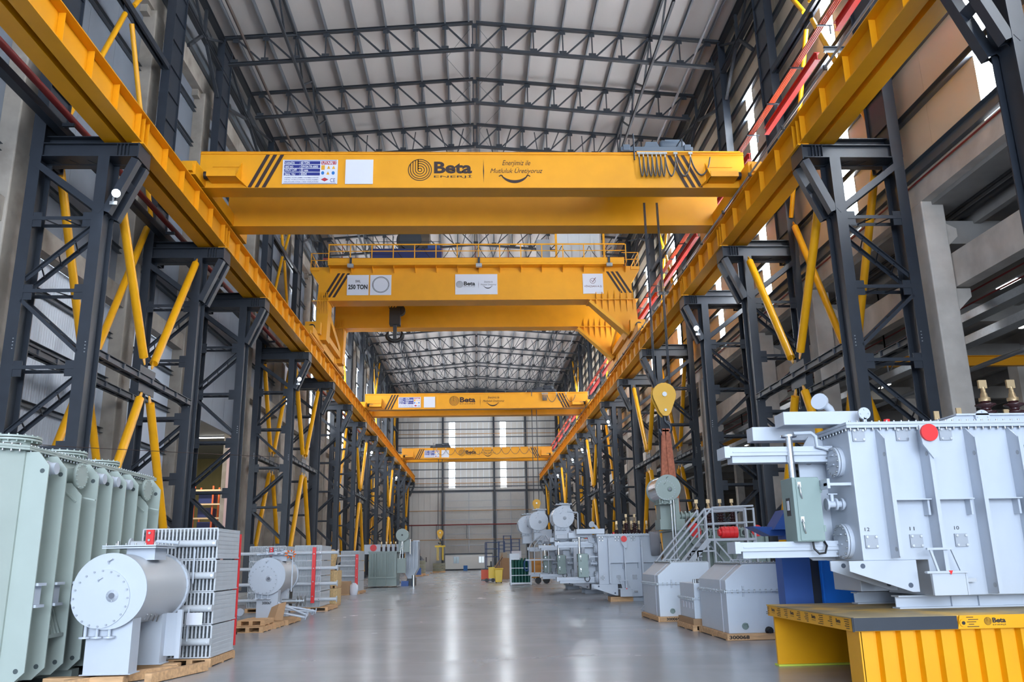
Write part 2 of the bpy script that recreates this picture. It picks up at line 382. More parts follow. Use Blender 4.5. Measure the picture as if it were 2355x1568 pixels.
for i, (a, b) in enumerate(wx): struct(M().box(a, b, YE + .05, YE + .08, 14.75, 27.05), 'window_%d' % (20+i), GLASSF)
for i, x in enumerate((-6.4, 3.2, 9.2)):
    m = M(); m.ibeam((x, YE - .3, 0), (x, YE - .3, 33), .5, .34, up=(0, 1, 0)); struct(m, 'trim_%d' % (60+i), STEEL)
for i, z in enumerate((15.0, 16.6, 18.2, 19.9, 21.5, 22.7, 24.2, 25.7, 27.15, 28.6, 30.2)):
    struct(M().box(-15.6, 15.6, YE - .16, YE, z - .09, z + .09), 'trim_%d' % (70+i), GIRT)
for i, (z, mt) in enumerate(((10.6, ORL), (24.8, ORL), (15.6, ORL), (5.4, ORL))):
    m = M(); m.tube((-15.4, YE - .5, z), (15.4, YE - .5, z), .06, 8); tag(m.obj('wall_pipe', mt), 'thin orange pipe across the gable wall, %s from the floor' % nth([1, 3, 2, 0][i]), 'pipe', 'orange gable pipes')
m = M().tube((-15.4, YE - .7, 8.05), (15.4, YE - .7, 8.05), .1, 8)
t = tag(m.obj('sprinkler_pipe', REDP), 'dark red sprinkler main across the gable wall', 'pipe')
for x in (-12, -7.5, -2, 3, 8):
    M().bar((x, YE - .55, 5.6), (x, YE - .55, 8.2), .1, .1).obj('hanger', STEEL, t)
for i, (a, b) in enumerate(((-5.9, 2.8), (3.6, 8.8))):
    m = M(); m.box(a, b, YE - .14, YE - .04, .3, 13.9); o = m.obj('door_%d' % (1+i), mat('gate_panel', (.50, .485, .46), .6, noise=.04)); o['kind'] = 'structure'
    f = M()
    for z in (.3, 2.6, 4.4, 6.4, 9.0, 11.2, 12.4, 13.9): f.box(a, b, YE - .2, YE - .13, z - .05, z + .05)
    for x in (a, (a+b)/2, b): f.box(x - .06, x + .06, YE - .22, YE - .13, .3, 13.9)
    f.obj('door_frame', PIPEG, o)
struct(M().box(-15.6, 15.6, YE - .3, YE, 14.0, 14.35), 'trim_85', STEEL)
m = M()
for sg in (-1, 1): m.bar((CX, YE - .6, 33.0), (CX + sg*15.2, YE - .6, 31.75), .3, .7)
struct(m, 'trim_86', STEEL)
# ================================================================ roof steel
zt = lambda x: 33.2 - .082*abs(x - CX); DP = 1.8; PX = [1.775*k for k in range(9)]
def truss_proto():
    t = thing('roof_truss', 'dark steel roof truss', 'roof truss', (CX, 0, 30))
    for sg in (-1, 1):
        a = (CX + sg*.1, 0, zt(CX)); b = (CX + sg*14.9, 0, zt(CX + 14.9))
        m = M(); m.chan(a, b, .16, .11, .012, side=1).chan((a[0], .13, a[2]), (b[0], .13, b[2]), .16, .11, .012, side=-1); m.obj('top_chord', STEELT, t)
        c = (CX + sg*.05, 0, zt(CX) - DP); d = (CX + sg*14.5, 0, zt(CX + 14.5) - DP)
        m = M(); m.chan(c, d, .16, .11, .012, side=1).chan((c[0], .13, c[2]), (d[0], .13, d[2]), .16, .11, .012, side=-1); m.obj('bottom_chord', STEELT, t)
        for k in range(9):
            x = CX + sg*max(PX[k], .12); z = zt(x)
            if k < 8:
                M().bar((x, .065, z), (x, .065, z - DP), .07, .07).obj('truss_post', STEELT, t)
            if k: # diagonal falls towards the ridge
                xi = CX + sg*max(PX[k-1], .12); 
                M().bar((x - sg*.1, .065, z - .12), (xi + sg*.22, .065, zt(xi) - DP + .12), .09, .09).obj('truss_diagonal', STEELT, t)
    g = M()
    for sg in (-1, 1):
        for k in range(9):
            x = CX + sg*PX[k]; z = zt(x)
            if k or sg > 0:
                g.box(x - .17, x + .17, .05, .08, z - .34, z - .04); g.box(x - .22, x + .22, .05, .08, z - DP + .04, z - DP + .34)
    g.obj('gusset_plate', STEELT, t)
    return t
TY = [43.9, 50.0, 56.1] + [66.0 + 10*k for k in range(9)]
tp = truss_proto()
for i, y in enumerate(TY):
    lab = 'dark steel roof truss, %s from the camera end of the roof' % nth(i)
    if i == 0: tp.location = (CX, y, 30); tp['label'] = lab; tp['group'] = 'roof trusses'
    else: copy_tree(tp, (CX, y, 30), lab, 'roof trusses')
for sg in (-1, 1):
    for k in range(9):
        x = CX + sg*PX[k] if k else CX + sg*.35; z = zt(x) + .08
        if k == 0 and sg > 0: pass
        m = M().chan((x, Y0, z + .12), (x, YE, z + .12), .26, .09, .01, side=sg); o = m.obj('roof_purlin', PURL)
        tag(o, 'long grey roof purlin on the %s slope, %s from the ridge' % ('column wall' if sg < 0 else 'window wall', nth(k)), 'purlin', 'roof purlins')
for sg in (-1, 1):   # trusses that run along the roof
    x = CX + sg*PX[6]; t = thing('bracing_truss', 'slim lattice truss running lengthwise under the roof slope on the %s side' % ('column wall' if sg < 0 else 'window wall'), 'roof truss', (x, 40, 30))
    z1 = zt(x) - .1; z0 = z1 - DP
    M().chan((x, 38, z1), (x, YE - 1, z1), .18, .14).obj('top_chord', STEELT, t); M().chan((x, 38, z0), (x, YE - 1, z0), .18, .14).obj('bottom_chord', STEELT, t)
    d = M(); y = 38.9; k = 0
    while y < YE - 4:
        d.bar((x, y, z0 if k % 2 else z1), (x, y + 2.5, z1 if k % 2 else z0), .1, .1); y += 2.5; k += 1
    o = d.obj('lattice', STEELT, t)
    x = CX + sg*13.35; m = M().tube((x, 30, zt(x) - .95), (x, YE - 1, zt(x) - .95), .09, 8)
    tag(m.obj('sprinkler_pipe', PIPEG if sg > 0 else mat('rusty_pipe', (.11, .085, .075), .6)), 'round pipe running lengthwise below the roof beside the %s' % ('concrete wall' if sg < 0 else 'window wall'), 'pipe')
rd = thing('roof_stay', 'thin crossed wire stays beside the roof ridge', 'wire stay', (CX, 44, 32.4))
for i, y in enumerate(TY[:6]):
    y2 = (TY + [161])[TY.index(y) + 1]
    for sg in (-1, 1):
        M().tube((CX + sg*.3, y, 32.7), (CX + sg*1.8, (y+y2)/2, 32.75), .012, 5).tube((CX + sg*1.8, (y+y2)/2, 32.75), (CX + sg*.3, y2, 32.7), .012, 5).obj('stay_wire', STEELT, rd)
xb = thing('roof_brace', 'dark crossed bracing between the roof trusses over the middle of the hall', 'roof brace', (CX, 56, 31))
for j, y in enumerate([56.1, 76, 96, 116, 126, 136, 146]):
    y2 = y + 9.8
    for k in range(-7, 8, 2):
        x = CX + k*1.775; M().bar((x - .9, y + .1, zt(x) - .2), (x + .8, y2, zt(x) - 1.7), .07, .07).bar((x + .9, y + .1, zt(x) - .2), (x - .8, y2, zt(x) - 1.7), .07, .07).obj('cross_bar', STEELT, xb)
m = M().tube((-14.6, 76.07, 30.0), (14.7, 76.07, 30.0), .09, 8)
t = tag(m.obj('sprinkler_pipe', REDP), 'red pipe crossing the hall under the roof trusses', 'pipe')
for k in range(-4, 5): M().tube((k*3.2, 76.07, 30), (k*3.2, 76.07, 31.5), .03, 6).obj('drop_pipe', REDP, t)
# eaves trusses that carry the intermediate trusses
for sg in (-1, 1):
    t = thing('eaves_truss', 'heavy dark truss along the eaves on the %s side' % ('column wall' if sg < 0 else 'window wall'), 'eaves truss', (CX + sg*14.95, 45, 29))
    x = CX + sg*14.95
    M().ibeam((x, 38, 31.85), (x, YE, 31.85), .3, .3).obj('top_chord', STEELT, t); M().ibeam((x, 38, 29.9), (x, YE, 29.9), .26, .26).obj('bottom_chord', STEELT, t)
    d = M(); ys = [38] + COLY[2:]
    for a, b in zip(ys, ys[1:]):
        mdl = (a+b)/2; d.bar((x, a + .6, 31.7), (x, mdl, 29.95), .12, .12).bar((x, b, 31.7), (x, mdl, 29.95), .12, .12)
        d.bar((x, mdl, 29.9), (x, mdl, 31.8), .16, .16); d.bar((x, a + .8, 28.0), (x, mdl - .3, 29.9), .16, .16).bar((x, b - .1, 28.0), (x, mdl + .3, 29.9), .16, .16)
    d.obj('lattice', STEELT, t)
# ================================================================ concrete columns and aisle parts
for i, y in enumerate([16.5] + COLY):
    t = thing('concrete_column', 'tall precast concrete column of the open aisle, %s from the camera' % nth(i), 'column', (16.02, y + .42, 0), 'aisle concrete columns')
    m = M().box(15.62, 16.42, y, y + .84, 0, 13.6); m.obj('shaft', CONC, t, bevel=.04)
    M().prism([(16.42, y + .1, 10.4), (16.95, y + .1, 10.4), (16.95, y + .1, 10.1), (16.42, y + .1, 9.6)], (0, .64, 0)).obj('corbel', CONC, t)
    M().prism([(16.42, y + .1, 12.8), (16.8, y + .1, 12.6), (16.8, y + .1, 12.3), (16.42, y + .1, 11.95)], (0, .64, 0)).obj('corbel', CONC, t)
    M().box(16.42, 46, y + .15, y + .7, 12.05, 12.9).obj('cross_beam', CONC2, t)
for i, y in enumerate(COLY[:12]):
    t = thing('concrete_column', 'precast concrete column deep inside the aisle, %s from the camera' % nth(i), 'column', (30.4, y + .42, 0), 'inner aisle columns')
    M().box(30, 30.8, y, y + .84, 0, 12.05).obj('shaft', CONC, t)
yy = [6.5, 16.5] + COLY
for i in range(len(yy)-1):
    m = M().box(16.45, 16.95, yy[i] + .5, yy[i+1] + .4, 10.45, 11.65); tag(m.obj('concrete_beam', CONC), 'deep concrete beam between aisle columns, %s bay from the camera' % nth(i), 'beam', 'aisle concrete beams')
for i, y in enumerate([16.5] + COLY):
    t = thing('concrete_column', 'broad concrete wall column with small steel brackets, %s from the camera' % nth(i), 'column', (-16.2, y + .6, 0), 'wall concrete columns')
    M().box(-16.85, -15.62, y, y + 1.2, 0, 28.3).obj('shaft', CONCL, t, bevel=.05)
    M().prism([(-16.5, y, 28.9), (-15.9, y, 28.9), (-15.9, y, 27.9), (-16.5, y, 27.9)], (0, -.45, 0)).obj('corbel', CONCL, t)
    for z in (15.2, 17.4, 20.0, 24.2): M().box(-16.5, -16.35, y - .16, y + .02, z, z + .3).obj('bracket', REDP, t)
yy = [6.5, 16.5] + COLY
for i in range(len(yy)-1):
    M_ = M().box(-16.85, -15.75, yy[i] + .2, yy[i+1] + .2, 28.3, 29.4); tag(M_.obj('concrete_beam', CONCL), 'concrete ring beam on top of the wall columns, %s bay from the camera' % nth(i), 'beam', 'ring beams')
    if i != 4:
        M_ = M().box(-16.2, -15.72, yy[i] + 1.2, yy[i+1], 12.9, 13.75); tag(M_.obj('concrete_beam', CONCL), 'concrete spandrel between the wall columns, %s bay from the camera' % nth(i), 'beam', 'wall spandrels')
for i, (x, z, r, mt, lb) in enumerate(((15.58, 14.3, .035, REDP, 'thin red pipe along the bottom edge of the window wall'), (17.05, 13.38, .06, BLACK, 'upper black pipe running along the aisle ceiling'), (17.15, 13.1, .12, BLACK, 'thick black pipe under the aisle ceiling'), (17.6, 11.0, .03, REDP, 'upper thin red pipe behind the aisle beams'), (17.6, 10.6, .03, REDP, 'middle thin red pipe behind the aisle beams'), (17.6, 10.2, .03, REDP, 'lowest thin red pipe behind the aisle beams'), (19.5, 8.6, .09, PIPEG, 'grey pipe hung low along the aisle'), (19.0, 12.5, .06, PIPEG, 'grey conduit along the aisle ceiling'))):
    m = M().tube((x, 8, z), (x, YE - 2, z), r, 10); o = tag(m.obj('service_pipe', mt), lb, 'pipe')
M().tube((17.0, 27.6, 13.45), (17.0, 27.6, 13.1), .06, 8).tube((17.0, 27.6, 13.1), (17.2, 27.8, 13.0), .06, 8).obj('drop_pipe', BLACK, bpy.data.objects['service_pipe.001'])
for j, (x, z) in enumerate(((17.3, 9.55), (17.3, 8.75))):
    t = thing('cable_tray', 'galvanised cable tray along the aisle, %s one' % ('upper' if j == 0 else 'lower'), 'cable tray', (x, 20, z))
    M().box(x - .02, x + .0, 12, YE - 3, z, z + .28).box(x + .5, x + .52, 12, YE - 3, z, z + .28).box(x, x + .5, 12, YE - 3, z, z + .02).obj('tray_rail', GALV, t)
    for y in range(14, 154, 10):
        M().bar((x + .25, y, z), (x + .25, y, 13.4), .05, .05).bar((x + .1, y, z), (x + .9, y + .6, z + 1), .04, .04).obj('hanger', GALV, t)
for i, y in enumerate((33, 39.5, 47, 55, 70, 85, 100)):
    for j, x in enumerate((20.2, 22.8, 28.0, 38.4)):
        t = thing('strip_lamp', 'white strip lamp under the aisle slab, %s from the camera in the %s row' % (nth(i), nth(j)), 'lamp', (x, y, 12.8), 'aisle strip lamps')
        M().box(x - .12, x + .12, y - .75, y + .75, 12.74, 12.80).obj('housing', WHITE, t); M().box(x - .1, x + .1, y - .7, y + .7, 12.70, 12.74).obj('lens', LAMPW, t)
for i, (y, z) in enumerate(((38, 10.5), (62, 10.0))):
    t = thing('aisle_crane', 'small yellow crane girder across the aisle, %s one' % ('nearer' if i == 0 else 'farther'), 'crane', (24, y, z))
    M().ibeam((17.5, y, z), (29.8, y, z), .5, .3).obj('girder', YEL, t); M().box(17.2, 17.6, y - 1.2, y + 1.2, z - .2, z + .2).obj('end_truck', YEL, t)
for i, y in enumerate((52, 64)):  # lamps added, not seen, to brighten the dark annexe
    t = thing('strip_lamp', 'added long strip lamp on the annexe ceiling, %s one' % ('nearer' if i == 0 else 'farther'), 'lamp', (-21, y, 11.2))
    M().box(-23, -19, y - .15, y + .15, 11.1, 11.2).obj('housing', WHITE, t); M().box(-22.9, -19.1, y - .12, y + .12, 11.06, 11.1).obj('lens', LAMPW, t)
    a_ = area('annexe_added_light', (-21, y, 11.0), (0, 0, 0), 3.6, .2, 900, (1, .93, .75))
t = thing('pallet_rack', 'tall storage rack with orange uprights and dark blue bins in the annexe', 'rack', (-20.6, 66, 0))
for x in (-21.6, -20.2, -19.2): M().bar((x, 65.5, 0), (x, 65.5, 7.6), .12, .1).bar((x, 67, 0), (x, 67, 7.6), .12, .1).obj('upright', mat('rack_orange', (.55, .10, .03), .5), t)
for k in range(7): M().box(-21.7, -19.1, 65.4, 65.5, .9 + k*1.05, 1.02 + k*1.05).obj('shelf_beam', mat('rack_beam', (.62, .45, .30), .5), t)
for k in range(6): tag(M().box(-21.3, -20.3, 65.6, 66.9, 1.03 + k*1.05, 1.75 + k*1.05).obj('storage_bin', NAVY), 'dark blue bin in the annexe rack, %s level from the bottom' % nth(k), 'bin', 'annexe rack bins')
M().box(-16.45, -16.05, 55.75, 56.08, 0, 9.9).obj('door_post', mat('post_rose', (.52, .36, .36), .6)); tag(bpy.data.objects['door_post'], 'pale rose door post with red edge at the annexe opening', 'door post')
# ================================================================ crane columns (built for the concrete-wall side, mirrored for the other)
CO = 13.8
def hleg(m, x, z0, z1, d=.85, w=.38, y0=0):
    # H section: flanges face the camera, web recessed
    m.box(x - w/2, x + w/2, y0, y0 + .04, z0, z1); m.box(x - w/2, x + w/2, y0 + d - .04, y0 + d, z0, z1); return m.box(x - .015, x + .015, y0 + .04, y0 + d - .04, z0, z1)
def column_proto():
    t = thing('crane_column', 'x', 'crane column', (0, 0, 0))
    F, B = 1.11, -1.17            # local x of the hall-side and wall-side legs
    P = lambda m, n, mt=STEEL: m.obj(n, mt, t, local=True)
    m = hleg(M(), F, .1, 15.28); m.box(F + .03, F + .06, .12, .73, .1, 13.3); P(m, 'front_leg')
    m = hleg(M(), B, .1, 15.3, .78); P(m, 'rear_leg')
    for x in (F, B): P(M().box(x - .4, x + .4, -.15, 1.0, 0, .1), 'base_plate')
    m = hleg(M(), B, 15.3, 31.9, 1.5, .42); m.box(B + .10, B + .12, .04, 1.46, 15.3, 31.9)
    for k in range(11): m.box(B + .12, B + .20, .04, 1.46, 16.6 + 1.45*k, 16.62 + 1.45*k)
    P(m, 'upper_column')
    # twin cap beam, bearing piece and end plate
    m = M()
    for y in (.16, .86): m.ibeam((-1.38, y, 15.53), (2.24, y, 15.53), .5, .3, .03, .02)
    for x in (1.5, 1.62, 1.74, 1.86): m.box(x, x + .02, .02, .3, 15.31, 15.75)
    m.box(-1.3, 2.1, .16, .86, 15.30, 15.32)
    for x in (-.9, -.3, .3, .9): m.bar((x, .16, 15.31), (x + .35, .86, 15.31), .05, .05)
    m.box(2.22, 2.26, 0, 1.02, 15.22, 15.79)
    P(m, 'cap_beam')
    P(M().ibeam((-1.38, .55, 15.98), (1.25, .55, 15.98), .4, .5, .03, .02), 'bearing_beam')
    m = M(); m.box(1.95, 2.35, .08, .94, 15.79, 15.85); P(m, 'bearing_plate', YEL)
    for y in (.16, .86):
        m = M(); m.chan((2.15, y, 15.2), (1.34, y, 13.25), .30, .26, .02, up=(0, 1, 0)); P(m, 'knee_brace')
        m = M(); m.chan((-1.25, y, 15.1), (1.2, y, 13.25), .34, .22, .02, up=(0, 1, 0)); P(m, 'knee_brace')
    P(M().bar((1.85, .16, 14.35), (1.85, .86, 14.35), .05, .3, up=(1, 0, 1)), 'batten')
    zs = [13.0, 10.46, 7.9, 5.32, 2.76]
    for z in zs:
        m = M()
        for y in (.06, .74): m.ang((B + .19, y, z), (F - .19, y, z), .12, .014)
        for k in range(3): m.bar((B + .5 + k*.65, .06, z), (B + .8 + k*.65, .74, z), .04, .03)
        for x, s in ((B + .17, 1), (F - .17, -1)): m.box(min(x, x + s*.3), max(x, x + s*.3), .02, .045, z - .3, z + .22)
        P(m, 'lacing_strut')
    dg = [(1, 12.7, 10.85), (-1, 10.15, 8.4), (1, 7.55, 5.75), (-1, 5.05, 3.25), (1, 2.45, .7)]
    for s, za, zb in dg:
        xa, xb = (F - .15, B + .15) if s > 0 else (B + .15, F - .15)
        m = M()
        for y in (.06, .74): m.ang((xa, y, za), (xb, y, zb), .12, .014)
        for k in (.25, .5, .75):
            p = Vector((xa, .06, za)).lerp(Vector((xb, .06, zb)), k); q = Vector((xa, .74, za)).lerp(Vector((xb, .74, zb)), k + .1); m.bar(p, q, .04, .04)
        P(m, 'lacing_diagonal')
    m = M(); m.bolts([(F + .1, 0, 8.72 - .11*k) for k in range(4)], (0, -1, 0), .022, .02).bolts([(B + .1, 0, 8.85 - .11*k) for k in range(4)], (0, -1, 0), .022, .02); P(m, 'bolt', GALV)
    return t
cp = column_proto()
ROW = {-1: 'the concrete wall row', 1: 'the aisle row'}
first = True
for sg in (-1, 1):
    ys = COLY if sg < 0 else [16.5] + COLY
    for i, y in enumerate(ys):
        lab = 'dark laced steel crane column, %s from the camera in %s' % (nth(i), ROW[sg]); loc = (CX + sg*CO, y, 0)
        if first: cp.location = loc; cp['label'] = lab; cp['group'] = 'crane columns'; first = False
        else: copy_tree(cp, loc, lab, 'crane columns', sx=-sg if sg > 0 else 1)
# ---- yellow tube bracing between pairs of columns
def brace(sg, y0, y1, row, upper=False):
    ym = (y0 + y1)/2 + .4; X = CX + sg*(12.66 if row == 'front' else 14.98)
    zm = 8.55 if row == 'front' else 8.75; zt_ = 15.15 if row == 'front' else 16.9
    return X, ym, zm, zt_
PAIRS = [(0, 1), (3, 4), (6, 7), (9, 10), (12, 13)]
for sg in (-1, 1):
    for pi, (a, b) in enumerate(PAIRS):
        for row in ('front', 'rear'):
            ya, yb = COLY[a], COLY[b]; X, ym, zm, ztop = brace(sg, ya, yb, row)
            t = thing('column_brace', 'crossed yellow tube bracing, %s plane, %s braced bay of %s' % ('hall-side' if row == 'front' else 'wall-side', nth(pi), ROW[sg]), 'brace', (X, ym, 0), 'column braces')
            m = M().ibeam((X - .14, ya + .85, zm), (X - .14, yb, zm), .24, .14, .02, .014).ibeam((X + .14, ya + .85, zm), (X + .14, yb, zm), .24, .14, .02, .014)
            for k in range(7): yy_ = ya + 1.5 + k*(yb - ya - 2)/6; m.box(X - .2, X + .2, yy_ - .06, yy_ + .06, zm - .13, zm + .13)
            m.obj('strut', STEEL, t)
            M().box(X - .012, X + .012, ym - .75, ym + .75, zm - .5, zm + .5).obj('gusset_plate', STEEL, t)
            r = .16 if row == 'front' else .15
            for s in (-1, 1):
                yc = (ya + 1.0) if s < 0 else (yb - .15)
                up = ((X, yc, ztop), (X, ym + s*.34, zm + .58)); dn = ((X, ym + s*.34, zm - .45), (X, (ya + .95) if s < 0 else (yb - .1), .5))
                for pa, pb in (up, dn):
                    pa, pb = Vector(pa), Vector(pb); d = (pb - pa).normalized()
                    m = M().tube(pa + d*.35, pb - d*.3, r, 14)
                    for e, dd in ((pa, d), (pb, -d)):
                        m.prism([e + Vector((.012, 0, 0)) + dd.cross(Vector((1, 0, 0)))*.05, e + Vector((.012, 0, 0)) - dd.cross(Vector((1, 0, 0)))*.05, e + dd*.45 + Vector((.012, 0, 0)) - dd.cross(Vector((1, 0, 0)))*r, e + dd*.45 + Vector((.012, 0, 0)) + dd.cross(Vector((1, 0, 0)))*r], (-.024, 0, 0))
                    m.obj('brace_tube', YEL2, t)
        # upper bracing between the roof columns
        X = CX + sg*14.98; ya, yb = COLY[a], COLY[b]; ym = (ya + yb)/2 + .6; zm = 25.1
        t = thing('roof_column_brace', 'crossed yellow tubes between roof columns above, %s braced bay of %s' % (nth(pi), ROW[sg]), 'brace', (X, ym, 16), 'roof column braces')
        M().chan((X - .12, ya + 1.4, zm), (X - .12, yb, zm), .3, .12, .016, side=-1).chan((X + .12, ya + 1.4, zm), (X + .12, yb, zm), .3, .12, .016, side=1).box(X - .012, X + .012, ym - .5, ym + .5, zm - .4, zm + .4).obj('strut', STEEL, t)
        for s in (-1, 1):
            yc = ya + 1.45 if s < 0 else yb
            for z2 in (17.2, 31.4):
                M().tube((X, ym + s*.35, zm + (.45 if z2 > zm else -.45)), (X, yc, z2), .11, 10).obj('brace_tube', YEL2, t)
# ---- crane runways
RZ0, RZ1 = 15.86, 16.92
for sg in (-1, 1):
    X = lambda d: CX + sg*d
    t = thing('crane_runway', 'long yellow crane runway girder on the columns beside the %s' % ('concrete wall' if sg < 0 else 'open aisle'), 'crane runway', (X(11.9), 8, RZ0), 'crane runways')
    y0, y1 = 4.0, 156.2
    def bx(m, a, b, z0, z1): return m.box(min(X(a), X(b)), max(X(a), X(b)), y0, y1, z0, z1)
    m = M(); bx(m, 11.52, 12.03, RZ0, RZ0 + .035); bx(m, 11.46, 12.09, RZ1 - .04, RZ1); bx(m, 11.765, 11.785, RZ0 + .035, RZ1 - .04); m.obj('main_girder', YEL, t)
    m = M(); bx(m, 12.24, 12.80, RZ0, RZ0 + .03); bx(m, 12.30, 12.32, RZ0 + .03, RZ1 - .3); bx(m, 12.62, 12.64, RZ0 + .03, RZ1 - .3); m.obj('surge_girder', YEL, t)
    m = M(); bx(m, 12.09, 13.2, RZ1 - .05, RZ1 - .02); m.obj('walkway_plate', GALV, t)
    m = M(); bx(m, 11.74, 11.81, RZ1, RZ1 + .1); bx(m, 11.70, 11.85, RZ1, RZ1 + .02); m.obj('rail', STEEL, t)
    st = []
    prev = 6.0
    for y in ([16.5] + COLY):
        n = max(2, round((y - prev)/1.72)); st += [prev + (y - prev)*k/n for k in range(1, n)] + [y - .02, y + .34, y + .72]; prev = y + .72
    pr = None; rest = M()
    for k, y in enumerate(st):
        if k < 98:
            if pr is None:
                pr = M().box(min(X(11.56), X(11.76)), max(X(11.56), X(11.76)), y - .008, y + .008, RZ0 + .035, RZ1 - .04).obj('stiffener', YEL, t); py = y
            else:
                c = pr.copy(); COL.objects.link(c); c.location = (0, y - py, 0)
        else: rest.box(min(X(11.56), X(11.76)), max(X(11.56), X(11.76)), y - .008, y + .008, RZ0 + .035, RZ1 - .04)
    if rest.v: rest.obj('stiffener', YEL, t, kind='stuff')
    m = M()
    for y in COLY: m.box(min(X(11.5), X(12.1)), max(X(11.5), X(12.1)), y + .51, y + .53, RZ0 - .004, RZ0 + .04)
    m.obj('splice_joint', STEEL, t)
# conductor line and cable run on the aisle side runway
def rails(t, X, y0, y1, z):
    pass
SEG = [(8, 26.1), (27.9, 33.8), (36.2, 43.2), (46.2, 55.5), (57.8, 65.2), (67.6, 75.4), (77.6, 85.4), (87.6, 95.4), (97.6, 105.4), (107.6, 115.4), (117.6, 125.4), (127.6, 135.4), (137.6, 154)]
t = thing('conductor_line', 'red crane conductor line on brackets above the runway beside the open aisle', 'conductor line', (13.3, 30, 18))
for a, b in SEG:
    M().ibeam((13.30, a, 20.35), (13.30, b, 20.35), .34, .22, .03, .03).obj('conductor_beam', REDC, t)
for k in range(4): M().box(13.02 + k*.07, 13.06 + k*.07, 8, 154, 20.98, 21.04).obj('conductor_bar', mat('conductor_orange', (.55, .08, .03), .5), t)
for k in range(52):
    y = 10 + k*2.8; m = M().bar((12.9, y, 20.92), (13.5, y, 20.92), .06, .05).bar((13.4, y, 20.56), (13.4, y, 20.9), .05, .05)
    if k < 2: pass
    m.obj('insulator_bracket', STEEL, t)
for y in [16.5] + COLY: M().ibeam((13.2, y + .7, 20.1), (14.8, y + .7, 20.1), .2, .14).obj('support_arm', STEEL, t)
tag(M().tube((CX + 11.40, 5, RZ1 + .13), (CX + 11.40, 155.5, RZ1 + .13), .045, 8).obj('cable_conduit', PIPEG), 'grey conduit clipped along the edge of the aisle side runway', 'conduit')
for k in range(38):
    y = 8 + k*3.9; o = M().box(CX + 11.34, CX + 11.47, y - .03, y + .03, RZ1 + .04, RZ1 + .2).obj('pipe_clip', BLACK, bpy.data.objects['cable_conduit'])
t = thing('sprinkler_pipe', 'dark red sprinkler main with hangers behind the runway on the concrete wall', 'pipe', (-14.2, 8, 17))
M().tube((-14.0, 8, 16.8), (-14.0, 155, 16.8), .12, 10).obj('pipe', REDP, t)
for y in [16.5] + COLY: M().bar((-14.9, y + .3, 16.6), (-13.9, y + .3, 16.6), .1, .12).obj('hanger', STEEL, t)
tag(M().box(-14.62, -14.3, 8, 155, 16.4, 16.7).obj('surge_beam', STEEL), 'dark beam running beside the red sprinkler main on the concrete wall', 'beam')
# ---- floodlights on the column heads
def flood(x, y, z, sg, lab, power=50):
    t = thing('floodlight', lab, 'floodlight', (x, y, z), 'column floodlights')
    h = M().lathe((x - sg*.1, y + .02, z + .16), (-sg*.55, -.75, -.30), [(-.12, .07), (-.04, .12), (0, .15), (.04, .15)], 16); h.obj('lamp_head', STEEL, t)
    M().lathe((x - sg*.1, y + .02, z + .16), (-sg*.55, -.75, -.30), [(.041, .135), (.052, .12)], 16).obj('lens', LAMP, t)
    M().bar((x, y + .1, z - .14), (x - sg*.02, y + .06, z + .14), .05, .05).bar((x - sg*.14, y + .1, z - .16), (x + sg*.10, y + .1, z - .16), .05, .12).obj('bracket', GALV, t)
    l = bpy.data.lights.new('floodlight_beam', 'SPOT'); l.energy = power*6; l.spot_size = R(165); l.spot_blend = .6; l.shadow_soft_size = .18; l.color = (.80, .90, 1)
    o = bpy.data.objects.new('floodlight_beam', l); COL.objects.link(o); o.location = Vector((x - sg*.1, y + .02, z + .16)) + Vector((-sg*.55, -.75, -.30)).normalized()*.12
    o.rotation_euler = Vector((-sg*.40, -.35, -.85)).to_track_quat('-Z', 'Y').to_euler()
for i, (sg, k) in enumerate(((-1, 0), (-1, 3), (-1, 7), (-1, 10), (1, 2), (1, 5), (1, 7), (1, 8), (1, 10))):
    flood(CX + sg*12.2, COLY[k] - .14, 13.68, sg, 'lit floodlight at the head of the %s crane column in %s' % (nth(k if sg < 0 else k + 1), ROW[sg]))
